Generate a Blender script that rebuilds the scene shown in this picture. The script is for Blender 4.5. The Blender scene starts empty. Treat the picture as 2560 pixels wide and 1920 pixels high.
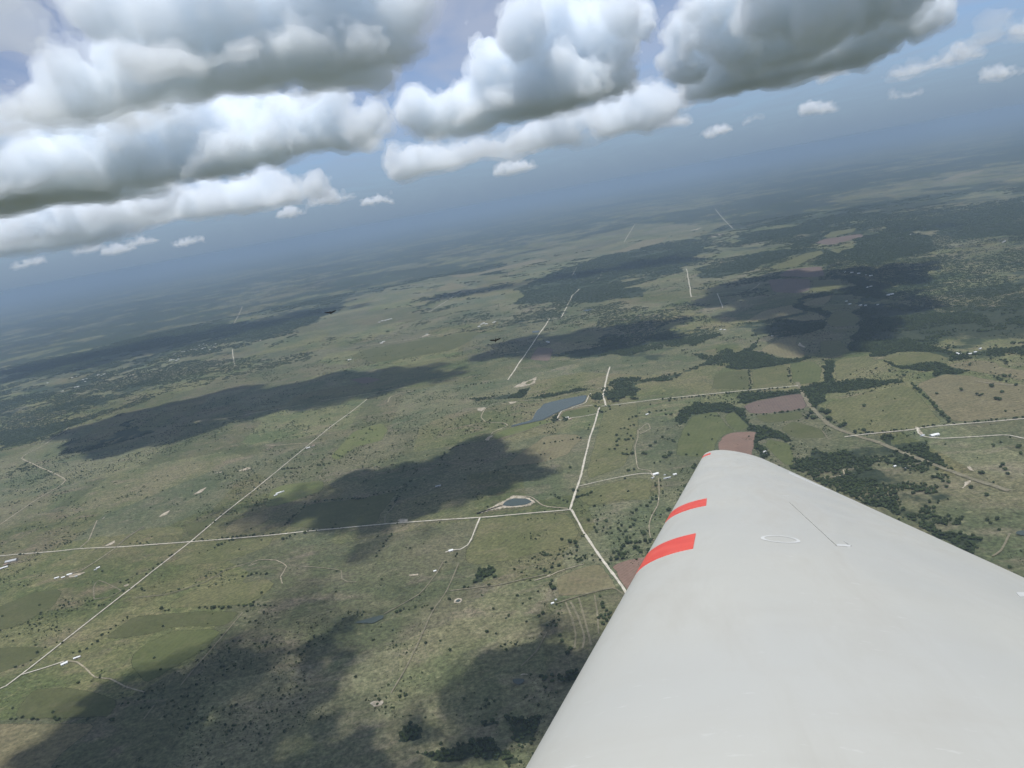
import bpy, math, random, time
import numpy as np
import openvdb
from mathutils import Vector, Matrix

T0 = time.time()
RNG = np.random.default_rng(11)
random.seed(11)
scene = bpy.context.scene
COL = scene.collection

# ------------------------------------------------------------------ camera
CAM_H = 1050.0                      # metres above the ground
FPX = 1775.0                        # focal length in photo pixels (2560 wide)
PITCH = math.atan(457.0 / FPX)      # looking down
ROLL = math.radians(10.4)           # horizon climbs to the right
_H = np.array([1.0, 0.0, 0.0])
_U = np.array([0.0, math.sin(PITCH), math.cos(PITCH)])
_F = np.array([0.0, math.cos(PITCH), -math.sin(PITCH)])
CX = math.cos(ROLL) * _H - math.sin(ROLL) * _U
CY = math.sin(ROLL) * _H + math.cos(ROLL) * _U
CPOS = np.array([0.0, 0.0, CAM_H])
cam_d = bpy.data.cameras.new('camera')
cam_d.sensor_width = 36.0
cam_d.lens = 36.0 * FPX / 2560.0
cam_d.clip_start = 0.05
cam_d.clip_end = 400000.0
cam = bpy.data.objects.new('camera', cam_d)
COL.objects.link(cam)
m = Matrix.Identity(4)
for i, ax in enumerate((CX, CY, -_F)):
    for k in range(3):
        m[k][i] = ax[k]
    m[i][3] = CPOS[i]
cam.matrix_world = m
scene.camera = cam


def ray(u, v):
    """photo pixel -> unit-depth direction in the world"""
    return (u - 1280.0) / FPX * CX - (v - 960.0) / FPX * CY + _F


def ground(u, v, z=0.0):
    d = ray(u, v)
    t = (z - CAM_H) / min(d[2], -0.013 * math.hypot(d[0], d[1]))
    return CPOS + d * t


def project(p):
    q = np.asarray(p, float) - CPOS
    z = q @ _F
    return 1280 + FPX * (q @ CX) / z, 960 - FPX * (q @ CY) / z, z


# ------------------------------------------------------------------ sky, sun, exposure
SUN_EL = math.radians(76.0)
SUN_AZ = math.radians(-162.0)        # clockwise from +Y (view direction); negative = left
sun_dir = np.array([math.sin(SUN_AZ) * math.cos(SUN_EL), math.cos(SUN_AZ) * math.cos(SUN_EL), math.sin(SUN_EL)])
world = bpy.data.worlds.new('World')
scene.world = world
world.use_nodes = True
wn, wl = world.node_tree.nodes, world.node_tree.links
wn.clear()
w_out = wn.new('ShaderNodeOutputWorld')
w_bg = wn.new('ShaderNodeBackground')
w_sky = wn.new('ShaderNodeTexSky')
w_sky.sky_type = 'NISHITA'
w_sky.sun_disc = False
w_sky.sun_elevation = SUN_EL
w_sky.sun_rotation = SUN_AZ
w_sky.altitude = 1000.0
w_sky.air_density = 0.7
w_sky.dust_density = 0.4
w_sky.ozone_density = 3.0
w_bg.inputs['Strength'].default_value = 0.132
# a thin high veil of cirrus and the pale air low down, the same all round the horizon
w_geo = wn.new('ShaderNodeTexCoord')
w_sep = wn.new('ShaderNodeSeparateXYZ')
wl.new(w_geo.outputs['Generated'], w_sep.inputs[0])
w_pl = wn.new('ShaderNodeVectorMath'); w_pl.operation = 'DIVIDE'       # project onto a high flat layer
w_zc = wn.new('ShaderNodeMath'); w_zc.operation = 'MAXIMUM'; w_zc.inputs[1].default_value = 0.03
wl.new(w_sep.outputs['Z'], w_zc.inputs[0])
w_cz = wn.new('ShaderNodeCombineXYZ')
for k in range(3): wl.new(w_zc.outputs[0], w_cz.inputs[k])
wl.new(w_geo.outputs['Generated'], w_pl.inputs[0]); wl.new(w_cz.outputs[0], w_pl.inputs[1])
w_mp = wn.new('ShaderNodeMapping'); w_mp.inputs['Rotation'].default_value = (0, 0, 0.5); w_mp.inputs['Scale'].default_value = (0.9, 0.35, 1.0)
wl.new(w_pl.outputs[0], w_mp.inputs[0])
w_nz = wn.new('ShaderNodeTexNoise'); w_nz.inputs['Scale'].default_value = 1.1; w_nz.inputs['Detail'].default_value = 6; w_nz.inputs['Roughness'].default_value = 0.5; w_nz.inputs['Distortion'].default_value = 0.6
wl.new(w_mp.outputs[0], w_nz.inputs['Vector'])
w_vr = wn.new('ShaderNodeMapRange'); w_vr.interpolation_type = 'SMOOTHSTEP'
for k, val in ((1, 0.30), (2, 0.62), (3, 0.20), (4, 0.95)): w_vr.inputs[k].default_value = val
wl.new(w_nz.outputs[0], w_vr.inputs[0])
w_hi = wn.new('ShaderNodeMapRange'); w_hi.interpolation_type = 'SMOOTHSTEP'
for k, val in ((1, 0.03), (2, 0.28), (3, 0.35), (4, 1.0)): w_hi.inputs[k].default_value = val
wl.new(w_sep.outputs['Z'], w_hi.inputs[0])
w_vm = wn.new('ShaderNodeMath'); w_vm.operation = 'MULTIPLY'
wl.new(w_vr.outputs[0], w_vm.inputs[0]); wl.new(w_hi.outputs[0], w_vm.inputs[1])
w_mix = wn.new('ShaderNodeMix'); w_mix.data_type = 'RGBA'
wl.new(w_vm.outputs[0], w_mix.inputs['Factor']); wl.new(w_sky.outputs[0], w_mix.inputs['A'])
w_mix.inputs['B'].default_value = (3.2, 3.65, 4.7, 1)
w_hz = wn.new('ShaderNodeMapRange'); w_hz.interpolation_type = 'SMOOTHSTEP'
for k, val in ((1, -0.01), (2, 0.16), (3, 1.0), (4, 0.0)): w_hz.inputs[k].default_value = val
wl.new(w_sep.outputs['Z'], w_hz.inputs[0])
w_mix2 = wn.new('ShaderNodeMix'); w_mix2.data_type = 'RGBA'
wl.new(w_hz.outputs[0], w_mix2.inputs['Factor']); wl.new(w_mix.outputs['Result'], w_mix2.inputs['A'])
w_mix2.inputs['B'].default_value = (1.62, 2.24, 3.07, 1)
wl.new(w_mix2.outputs['Result'], w_bg.inputs[0])
wl.new(w_bg.outputs[0], w_out.inputs[0])
sun_d = bpy.data.lights.new('sun', 'SUN')
sun_d.energy = 4.2
sun_d.angle = math.radians(0.53)
sun_d.color = (1.0, 0.982, 0.95)
sun = bpy.data.objects.new('sun', sun_d)
COL.objects.link(sun)
sun.rotation_euler = Vector(sun_dir).to_track_quat('Z', 'Y').to_euler()
scene.view_settings.view_transform = 'Standard'
scene.view_settings.look = 'None'
scene.view_settings.exposure = 0.0
scene.view_settings.gamma = 1.0
scene.view_settings.use_curve_mapping = False
scene.render.engine = 'CYCLES'
scene.cycles.use_denoising = True
scene.cycles.max_bounces = 26
scene.cycles.volume_bounces = 24
scene.cycles.diffuse_bounces = 3
scene.cycles.glossy_bounces = 2
scene.cycles.transparent_max_bounces = 8
scene.cycles.caustics_reflective = False
scene.cycles.caustics_refractive = False
scene.cycles.use_adaptive_sampling = True
scene.cycles.adaptive_threshold = 0.02

BASE_Z = 1500.0                     # cloud base


def mesh_object(name, verts, quads, tris=None, mat=None, parent=None, smooth=False):
    me = bpy.data.meshes.new(name)
    verts = np.asarray(verts, np.float32)
    faces = []
    nq = 0 if quads is None else len(quads)
    nt = 0 if tris is None else len(tris)
    me.vertices.add(len(verts))
    me.vertices.foreach_set('co', verts.ravel())
    idx = []
    if nq: idx.append(np.asarray(quads, np.int32).ravel())
    if nt: idx.append(np.asarray(tris, np.int32).ravel())
    idx = np.concatenate(idx)
    me.loops.add(len(idx))
    me.loops.foreach_set('vertex_index', idx)
    me.polygons.add(nq + nt)
    starts = np.concatenate([np.arange(nq) * 4, nq * 4 + np.arange(nt) * 3]).astype(np.int32)
    me.polygons.foreach_set('loop_start', starts)
    if smooth:
        me.polygons.foreach_set('use_smooth', np.ones(nq + nt, bool))
    me.update()
    me.validate()
    if mat: me.materials.append(mat)
    o = bpy.data.objects.new(name, me)
    COL.objects.link(o)
    if parent is not None: o.parent = parent
    return o


def tag(o, label=None, cat=None, group=None, kind=None):
    if label: o['label'] = label
    if cat: o['category'] = cat
    if group: o['group'] = group
    if kind: o['kind'] = kind
    return o


# ------------------------------------------------------------------ clouds
def cloud_material(name, density):
    mt = bpy.data.materials.new(name)
    mt.use_nodes = True
    n, l = mt.node_tree.nodes, mt.node_tree.links
    n.clear()
    out = n.new('ShaderNodeOutputMaterial')
    vol = n.new('ShaderNodeVolumePrincipled')
    vol.inputs['Color'].default_value = (0.960, 0.981, 1.0, 1)
    vol.inputs['Density'].default_value = density
    vol.inputs['Anisotropy'].default_value = 0.1
    l.new(vol.outputs[0], out.inputs['Volume'])
    mt.cycles.homogeneous_volume = True
    return mt


def value_noise(shape, cell, rng):
    """smooth 3-D value noise on a grid, cell size in voxels"""
    g = [max(2, int(math.ceil(s / cell)) + 3) for s in shape]
    a = rng.random(g).astype(np.float32)
    for ax in range(3):
        x = np.arange(shape[ax]) / cell
        i = np.floor(x).astype(int)
        f = (x - i).astype(np.float32)
        f = f * f * (3 - 2 * f)
        sh = [1, 1, 1]; sh[ax] = -1
        f = f.reshape(sh)
        a = np.take(a, i, axis=ax) * (1 - f) + np.take(a, i + 1, axis=ax) * f
    return a


def largest_piece(p, q):
    """drop crumbs: keep the one connected piece with most vertices"""
    lab = np.arange(len(p))
    while True:
        mn = lab[q].min(1)
        new = lab.copy()
        for k in range(4): np.minimum.at(new, q[:, k], mn)
        new = new[new]
        if (new == lab).all(): break
        lab = new
    ids, cnt = np.unique(lab, return_counts=True)
    keep = lab == ids[np.argmax(cnt)]
    remap = np.cumsum(keep) - 1
    return p[keep], remap[q[keep[q[:, 0]]]]


def make_cloud(spheres, voxel, mats, rng, base=BASE_Z, puffs=(1.0, 1.0), name='cumulus_cloud', rough=1.0):
    """spheres: list of (x, y, z, r). Stamps cauliflower puffs into a field; its skin is the dense core,
    a looser skin outside it the thin veil."""
    allS = []
    for (x, y, z, r) in spheres:                          # break every lobe into a heap of smaller ones
        allS.append((x, y, z, r * 0.88))
        for _ in range(6):
            d = rng.normal(size=3) * np.array([0.62, 0.62, 0.42]) * r
            allS.append((x + d[0], y + d[1], max(z + d[2], base - 0.2 * r), r * rng.uniform(0.36, 0.66)))
    lvl = list(allS)
    for depth, (cnt, lo, hi) in enumerate(((int(9 * puffs[0]), 0.20, 0.42), (int(6 * puffs[1]), 0.22, 0.45))):
        nxt = []
        for (x, y, z, r) in lvl:
            if r < voxel * 2.6: continue
            for _ in range(cnt):
                d = rng.normal(size=3)
                d /= np.linalg.norm(d) + 1e-9
                if d[2] < -0.25: d[2] = -d[2] * 0.6
                k = rng.uniform(lo, hi)
                px, py, pz = x + d[0] * r * 0.88, y + d[1] * r * 0.88, z + d[2] * r * 0.88
                if pz < base + 10: continue
                nxt.append((px, py, pz, r * k))
        allS += nxt
        lvl = nxt
    A = np.array(allS)
    lo = (A[:, :3] - A[:, 3:]).min(0) - voxel * 6
    hi = (A[:, :3] + A[:, 3:]).max(0) + voxel * 6
    lo[2] = base - voxel * 6
    n = np.ceil((hi - lo) / voxel).astype(int) + 1
    f = np.full(n, -6.0, np.float32)                      # signed distance in voxels (positive inside)
    ax = [np.arange(k, dtype=np.float32) for k in n]
    for (x, y, z, r) in allS:
        c = (np.array([x, y, z]) - lo) / voxel
        rv = r / voxel
        i0 = np.maximum(0, np.floor(c - rv - 6)).astype(int)
        i1 = np.minimum(n, np.ceil(c + rv + 7)).astype(int)
        if (i1 <= i0).any(): continue
        gx = (ax[0][i0[0]:i1[0]] - c[0])[:, None, None]
        gy = (ax[1][i0[1]:i1[1]] - c[1])[None, :, None]
        gz = (ax[2][i0[2]:i1[2]] - c[2])[None, None, :]
        d = rv - np.sqrt(gx * gx + gy * gy + gz * gz)
        blk = f[i0[0]:i1[0], i0[1]:i1[1], i0[2]:i1[2]]
        np.maximum(blk, np.clip(d, -6, 9), out=blk)
    bil = lambda c_: np.abs(2 * value_noise(n, c_, rng) - 1) - 0.3      # round bulges, sharp creases
    nz = (value_noise(n, 16, rng) - 0.5) * 6.0 + bil(8.0) * 3.0 + bil(4.2) * 2.6 + bil(2.3) * 2.0
    f = f + nz * rough * np.clip((9.5 - np.abs(f)) / 5, 0.0, 1)
    zz = (ax[2] * voxel + lo[2] - base) / voxel
    wob = (value_noise((n[0], n[1], 1), 16, rng)[:, :, 0] - 0.5) * 6.0 + (value_noise((n[0], n[1], 1), 5, rng)[:, :, 0] - 0.5) * 3.0
    core = np.minimum(f, (zz[None, None, :] - wob[:, :, None] - 2.0))
    wisp = (value_noise(n, 6.0, rng) - 0.38) * 6.0 + (value_noise(n, 2.6, rng) - 0.5) * 3.6
    veil = np.minimum(np.minimum(f + 1.3 + wisp, f + 3.0), (zz[None, None, :] - wob[:, :, None] * 1.2 - 0.2))
    out = []
    for fld in (core, veil):
        fld[0] = fld[-1] = -5; fld[:, 0] = fld[:, -1] = -5; fld[:, :, 0] = fld[:, :, -1] = -5
        g = openvdb.FloatGrid(background=5.0)
        g.copyFromArray(-fld)
        pts, quads = g.convertToQuads(isovalue=0.0)
        out.append((pts * voxel + lo, quads))
    pts = out[0][0]
    if len(pts) == 0: pts = out[1][0]
    org = np.array([pts[:, 0].mean(), pts[:, 1].mean(), base])
    root = bpy.data.objects.new(name, None)
    COL.objects.link(root)
    root.location = org
    for nm_, (p, q), mt in zip(('dense_core', 'thin_veil'), out, mats):
        if len(p) == 0: continue
        if nm_ == 'dense_core' and len(p) < 40000: p, q = largest_piece(p, q)
        o = mesh_object(nm_, p - org, q, None, mt, root)
    root['faces'] = sum(len(q) for _, q in out)
    return root


def px_spheres(lobes, rng, depth=(1.0, 2)):
    """lobes: (u, v, r_px, horizontal distance) -> world spheres, with extra ones behind and in front for depth"""
    out = []
    for (u, v, r, D) in lobes:
        d = ray(u, v)
        t = D / math.hypot(d[0], d[1])
        p = CPOS + d * t
        R = r / FPX * t
        out.append((p[0], p[1], p[2], R))
        hdir = np.array([d[0], d[1], 0]) / math.hypot(d[0], d[1])
        for k in range(depth[1]):
            q = p + hdir * R * depth[0] * rng.uniform(0.4, 1.5) * (1 if k % 2 == 0 else 1) + rng.normal(size=3) * R * 0.25
            out.append((q[0], q[1], q[2] - R * 0.1, R * rng.uniform(0.75, 1.0)))
    return out


CM_NEAR = (cloud_material('near_cloud_core', 0.016), cloud_material('near_cloud_veil', 0.0065))
CM_OVER = (cloud_material('overhead_cloud_core', 0.034), cloud_material('overhead_cloud_veil', 0.005))
CM_MID = (cloud_material('cloud_core', 0.014), cloud_material('cloud_veil', 0.0055))
CM_FAINT = (cloud_material('faint_cloud_core', 0.0032), cloud_material('faint_cloud_veil', 0.0013))
CM_FAR = (cloud_material('far_cloud_core', 0.006), cloud_material('far_cloud_veil', 0.0022))
CLOUDS = [
    ('towering white cumulus with a broad dark grey base, the largest cloud of all', CM_NEAR, 10.5, [
        (60, 330, 60, 2600), (120, 290, 75, 2600), (220, 250, 90, 2550), (370, 190, 130, 2450), (560, 70, 190, 2350), (520, 230, 110, 2300),
        (760, 0, 200, 2350), (920, -30, 100, 2350), (700, 180, 110, 2250), (850, 100, 85, 2250), (330, 310, 95, 2600), (590, 260, 90, 2400), (540, 320, 60, 2150), (660, 280, 60, 2100), (180, 350, 70, 2650), (470, 260, 65, 2050), (600, 220, 65, 2000), (960, 60, 90, 2350), (40, 380, 70, 2800), (240, 330, 80, 2600)]),
    ('long grey cumulus bank stretched out behind the base of the largest cloud', CM_MID, 15, [
        (900, 325, 55, 4300), (800, 330, 80, 4400), (680, 340, 105, 4450), (560, 370, 110, 4550), (430, 390, 120, 4700), (280, 420, 125, 4900), (100, 420, 150, 5100), (-80, 420, 150, 5100), (-10, 330, 80, 5000)]),
    ('low ragged cumulus bank with a bright upright spike, hanging over the hazy far woods', CM_FAR, 28, [
        (0, 600, 75, 10800), (140, 585, 70, 10700), (275, 555, 62, 10300), (285, 515, 24, 10300), (430, 545, 60, 10200), (560, 520, 55, 10000), (690, 490, 42, 9800), (-100, 620, 80, 10900), (780, 475, 28, 9600), (60, 570, 60, 9800), (380, 500, 40, 9500)]),
    ('tall bright cumulus with two white heads standing clear in the middle of the row', CM_MID, 13, [
        (1155, 290, 75, 4600), (1255, 195, 100, 4500), (1380, 135, 105, 4400), (1475, 90, 80, 4400), (1480, 195, 60, 4300), (1320, 260, 105, 4400), (1105, 340, 45, 4700), (1430, 220, 90, 4300), (1380, 40, 50, 4400)]),
    ('flat cumulus bank with a bright curled horn, low behind the two headed cumulus', CM_FAR, 26, [
        (1020, 405, 42, 8600), (1100, 418, 38, 8600), (1210, 395, 45, 8500), (1320, 365, 45, 8500), (1400, 320, 38, 8400), (1440, 285, 18, 8400), (1540, 300, 42, 8400), (1600, 255, 42, 8300), (1660, 290, 36, 8200)]),
    ('wide dark cumulus deck with a bright white shoulder, shading the far woods and river fields', CM_MID, 15, [
        (1710, 150, 42, 5300), (1740, 75, 52, 5200), (1790, 200, 72, 5700), (1880, 160, 100, 5700), (2010, 120, 100, 5700), (2140, 70, 95, 5600), (2250, 20, 85, 5500), (1860, 50, 105, 4900), (2040, 0, 120, 4600), (2200, -60, 120, 4400),
        (1960, -40, 120, 4000), (2120, -110, 130, 3800), (1800, 10, 70, 4600)]),
    ('small bright flat cumulus puff just below the horned bank', CM_FAR, 22, [
        (1635, 312, 16, 9500), (1665, 308, 20, 9500), (1700, 312, 15, 9500)]),
    ('faint flat cumulus puff trailing beside the small bright puff', CM_FAR, 26, [
        (1765, 336, 11, 10500), (1795, 330, 14, 10500), (1820, 330, 8, 10500)]),
    ('ragged white cumulus pair leaning up from the clear blue air beyond the dark deck', CM_FAR, 20, [
        (2250, 195, 15, 7000), (2290, 182, 18, 7000), (2340, 165, 20, 7000), (2400, 130, 22, 6900), (2440, 130, 14, 6900)]),
    ('white topped cumulus spilling past the last of the ragged pair', CM_FAR, 20, [
        (2490, 85, 28, 5600), (2540, 70, 32, 5500), (2590, 60, 40, 5400), (2640, 70, 40, 5400)]),
    ('thin wedge of cumulus alone over the hazy plain, beneath the ragged pair', CM_FAR, 20, [
        (2470, 190, 13, 7600), (2505, 184, 17, 7600), (2535, 184, 11, 7600)]),
    ('tiny broken cumulus pair below the dark deck', CM_FAR, 24, [
        (2012, 276, 9, 10000), (2055, 268, 14, 10000), (2080, 280, 8, 10000)]),
    ('small cumulus puff with a bright ragged crown over the far left woods', CM_FAR, 26, [
        (790, 508, 12, 12500), (815, 498, 17, 12500), (840, 500, 12, 12500), (880, 495, 11, 12500)]),
    ('small glowing cumulus puff low between the spiked bank and the ragged crown', CM_FAR, 26, [
        (700, 540, 8, 13500), (725, 533, 13, 13500), (748, 535, 8, 13500)]),
    ('small arched cumulus puff next to the ragged crowned one', CM_FAR, 26, [
        (915, 508, 8, 13000), (945, 503, 11, 13000), (965, 508, 7, 13000)]),
    ('low cumulus sliver under the flat horned bank', CM_FAR, 26, [
        (1240, 430, 10, 12500), (1280, 422, 16, 12500), (1310, 414, 13, 12500), (1330, 418, 8, 12500)]),
    ('dim cumulus sliver sunk in haze under the spiked bank', CM_FAINT, 30, [
        (330, 612, 8, 17000), (355, 605, 13, 17000), (380, 602, 10, 17000)]),
    ('pale cumulus sliver sunk in haze between two banks', CM_FAINT, 30, [
        (195, 632, 9, 17000), (225, 625, 13, 17000), (250, 622, 8, 17000)]),
    ('faint low cloud fleck under the spiked bank, nearest its ragged end', CM_FAINT, 26, [(40, 668, 9, 0), (70, 660, 12, 0), (100, 655, 8, 0)]),
    ('faint cloud fleck sunk in haze beneath the middle of the spiked bank', CM_FAINT, 26, [(440, 612, 7, 0), (470, 606, 10, 0), (500, 600, 7, 0)]),
    ('low cloud fleck beneath the spike of the spiked bank', CM_FAINT, 26, [(270, 632, 8, 0), (300, 626, 12, 0), (330, 622, 8, 0)]),
    ('wispy cloud fleck alone below the dark deck', CM_FAINT, 26, [(1870, 310, 5, 0), (1890, 300, 8, 0), (1905, 294, 5, 0)]),
    ('dim cloud shred low beneath the ragged pair', CM_FAINT, 26, [(2230, 240, 8, 0), (2260, 250, 9, 0), (2290, 236, 7, 0)]),
]
for lab, mt, vx, lobes in CLOUDS:
    small = len(lobes) < 6
    if small:                       # a lone puff: its distance follows from how high its flat base hangs
        el = [math.atan2(*(lambda d: (d[2], math.hypot(d[0], d[1])))(ray(u, v + r * 0.7))) for u, v, r, _ in lobes]
        D = (BASE_Z - CAM_H) / math.tan(max(np.mean(el), math.radians(0.9)))
        lobes = [(u, v, r, D) for u, v, r, _ in lobes]
        vx = max(14.0, 0.2 * np.mean([r for _, _, r, _ in lobes]) / FPX * D)
    if mt in (CM_FAR, CM_FAINT):                # a bank: fill in between its lobes
        more = []
        for q0, q1 in zip(lobes[:-1], lobes[1:]):
            for t in (0.33, 0.66):
                more.append(tuple(a_ + (b_ - a_) * t for a_, b_ in zip(q0, q1)))
        lobes = lobes + [(u, v, r * 0.85, D) for u, v, r, D in more]
    o = make_cloud(px_spheres(lobes, RNG, (0.55 if mt is CM_NEAR else 1.0, 1 if small or mt is CM_NEAR else 2)), vx, mt, RNG)
    print('cloud', o['faces'], round(time.time() - T0, 1)); del o['faces']
    tag(o, lab, 'cloud', 'cumulus clouds in the sky')


def pip(P, poly):
    """vectorised point in polygon"""
    x, y = P[:, 0], P[:, 1]
    poly = np.asarray(poly, float)
    inside = np.zeros(len(P), bool)
    n = len(poly)
    x0, y0 = poly.min(0); x1, y1 = poly.max(0)
    cand = np.nonzero((x >= x0) & (x <= x1) & (y >= y0) & (y <= y1))[0]
    if len(cand) == 0: return inside
    xs, ys = x[cand], y[cand]
    r = np.zeros(len(cand), bool)
    for i in range(n):
        xa, ya = poly[i]; xb, yb = poly[(i + 1) % n]
        if ya == yb: continue
        c = ((ya > ys) != (yb > ys)) & (xs < (xb - xa) * (ys - ya) / (yb - ya) + xa)
        r ^= c
    inside[cand] = r
    return inside


# clouds above and beside the aircraft, whose shadows lie on the near fields
def overhead_cloud(px_poly, label, voxel=20, rad=(110, 170), thick=120):
    g = np.array([ground(u, v)[:2] for u, v in px_poly])
    shift = sun_dir[:2] / sun_dir[2] * (BASE_Z + 60)
    g = g + shift
    lo, hi = g.min(0), g.max(0)
    sph = []
    tries = RNG.uniform(lo, hi, (4000, 2))
    tries = tries[pip(tries, g)]
    kept = []
    for p in tries:
        if all((p[0] - k[0]) ** 2 + (p[1] - k[1]) ** 2 > 95 ** 2 for k in kept):
            kept.append(p)
    for p in kept:
        edge = min(np.hypot(*(p - q)) for q in g)
        r = min(RNG.uniform(*rad), max(60, edge * 0.8))
        sph.append((p[0], p[1], BASE_Z + RNG.uniform(0.2, 1.0) * thick, r))
    o = make_cloud(sph, voxel, CM_OVER, RNG, puffs=(0.4, 0.4)); del o['faces']
    tag(o, label, 'cloud', 'cumulus clouds in the sky')
    return o


overhead_cloud([(170, 1900), (420, 1690), (600, 1570), (800, 1550), (820, 1600), (770, 1680), (860, 1760), (960, 1830), (1000, 2000), (900, 2350), (-100, 2350)],
               'cumulus cloud overhead whose shadow darkens the brown pasture')
overhead_cloud([(1040, 1810), (1180, 1700), (1270, 1590), (1420, 1570), (1500, 1620), (1480, 1740), (1320, 1830), (1250, 1900), (1060, 1900)],
               'smaller cumulus cloud overhead whose shadow reaches the terraced field by the wing', rad=(80, 130))

# ------------------------------------------------------------------ materials for the land
def new_mat(name):
    mt = bpy.data.materials.new(name)
    mt.use_nodes = True
    return mt, mt.node_tree.nodes, mt.node_tree.links, mt.node_tree.nodes['Principled BSDF']


def nd(n, typ, **kw):
    x = n.new(typ)
    for k, v in kw.items():
        if k.startswith('i_'):
            x.inputs[k[2:]].default_value = v
        else:
            setattr(x, k, v)
    return x


def ramp(n, l, src, a, b, lo=0.0, hi=1.0):
    r = nd(n, 'ShaderNodeMapRange', interpolation_type='SMOOTHSTEP')
    for k, val in ((1, a), (2, b), (3, lo), (4, hi)): r.inputs[k].default_value = val
    l.new(src, r.inputs[0])
    return r.outputs[0]


def mixc(n, l, fac, a, b):
    x = nd(n, 'ShaderNodeMix', data_type='RGBA')
    if isinstance(fac, (int, float)): x.inputs['Factor'].default_value = fac
    else: l.new(fac, x.inputs['Factor'])
    for s_, v in (('A', a), ('B', b)):
        if isinstance(v, tuple): x.inputs[s_].default_value = (*v, 1)
        else: l.new(v, x.inputs[s_])
    return x.outputs['Result']


def math2(n, l, op, a, b):
    x = nd(n, 'ShaderNodeMath', operation=op)
    for k, v in enumerate((a, b)):
        if isinstance(v, (int, float)): x.inputs[k].default_value = v
        else: l.new(v, x.inputs[k])
    return x.outputs[0]


def world_pos(n, l, scale=(0.001, 0.001, 0.001), rot=0.0):
    g = nd(n, 'ShaderNodeNewGeometry')
    mp = nd(n, 'ShaderNodeMapping')
    mp.inputs['Scale'].default_value = scale
    mp.inputs['Rotation'].default_value = (0, 0, rot)
    l.new(g.outputs['Position'], mp.inputs[0])
    return mp.outputs[0]


def noise(n, l, vec, scale, detail=5.0, rough=0.55, dist=0.0):
    x = nd(n, 'ShaderNodeTexNoise', i_Scale=scale, i_Detail=detail, i_Roughness=rough, i_Distortion=dist)
    l.new(vec, x.inputs['Vector'])
    return x.outputs[0]


def soil_mat(name, c1, c2, c3, big=5.0, mottle=0.5, rows=None, speck=0.25, feather=True):
    """grass, crop or soil: three colours broken up at several sizes (positions in km)"""
    mt, n, l, b = new_mat(name)
    v = world_pos(n, l)
    a = noise(n, l, v, big, 6, 0.6, 0.4)
    c = mixc(n, l, ramp(n, l, a, 0.38, 0.62), c1, c2)
    v2 = world_pos(n, l, (0.0009, 0.0017, 0.001), 0.75)
    a2 = noise(n, l, v2, big * 2.2, 6, 0.62, 0.8)
    c = mixc(n, l, ramp(n, l, a2, 0.48, 0.72, 0.0, 0.85), c, c3)
    f = noise(n, l, v, 55.0, 5, 0.7)
    dark = tuple(k * 0.62 for k in c1)
    c = mixc(n, l, ramp(n, l, f, 0.45, 0.75, 0.0, mottle), c, dark)
    f2 = noise(n, l, v, 24.0, 4, 0.65, 0.5)
    light = tuple(min(1, k * 1.35) for k in c2)
    c = mixc(n, l, ramp(n, l, f2, 0.52, 0.75, 0.0, mottle), c, light)
    g1 = noise(n, l, v, 95.0, 4, 0.75)
    g2 = noise(n, l, v2, 30.0, 5, 0.7, 1.2)
    hv_ = nd(n, 'ShaderNodeHueSaturation')
    l.new(math2(n, l, 'MULTIPLY', ramp(n, l, g1, 0.3, 0.7, 1 - 0.55 * mottle, 1 + 0.55 * mottle), ramp(n, l, g2, 0.3, 0.7, 1 - 0.28 * mottle, 1 + 0.28 * mottle)), hv_.inputs['Value'])
    l.new(c, hv_.inputs['Color'])
    c = hv_.outputs[0]
    if speck:
        vo = nd(n, 'ShaderNodeTexVoronoi', i_Scale=95.0, i_Randomness=1.0)
        l.new(v, vo.inputs['Vector'])
        s1 = ramp(n, l, vo.outputs['Distance'], 0.10, 0.22, 1.0, 0.0)
        s2 = ramp(n, l, noise(n, l, v, 7.0, 4, 0.6), 0.5, 0.62, 0.0, speck * 2.2)
        c = mixc(n, l, math2(n, l, 'MULTIPLY', s1, s2), c, (0.045, 0.052, 0.028))
    if rows is not None:
        wv = world_pos(n, l, (1, 1, 1), rows[0])
        w = nd(n, 'ShaderNodeTexWave', wave_type='BANDS', i_Scale=rows[1] * 0.35, i_Distortion=7.0, i_Detail=3.0)
        w.inputs['Detail Scale'].default_value = 0.01
        l.new(wv, w.inputs['Vector'])
        c = mixc(n, l, ramp(n, l, w.outputs[0], 0.3, 0.9, 0.0, rows[2]), c, light)
    l.new(c, b.inputs['Base Color'])
    b.inputs['Roughness'].default_value = 0.95
    b.inputs['Specular IOR Level'].default_value = 0.1
    if feather:                     # the patch thins out into the grass around it
        at = nd(n, 'ShaderNodeAttribute', attribute_name='cover')
        nf = noise(n, l, v, 45.0, 5, 0.7)
        sm = math2(n, l, 'ADD', at.outputs['Fac'], math2(n, l, 'MULTIPLY', math2(n, l, 'SUBTRACT', nf, 0.5), 1.5))
        mx = nd(n, 'ShaderNodeMixShader')
        l.new(ramp(n, l, sm, 0.25, 0.75), mx.inputs[0])
        l.new(nd(n, 'ShaderNodeBsdfTransparent').outputs[0], mx.inputs[1])
        l.new(b.outputs[0], mx.inputs[2])
        l.new(mx.outputs[0], n['Material Output'].inputs['Surface'])
    return mt, n, l, b, c, v


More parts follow.
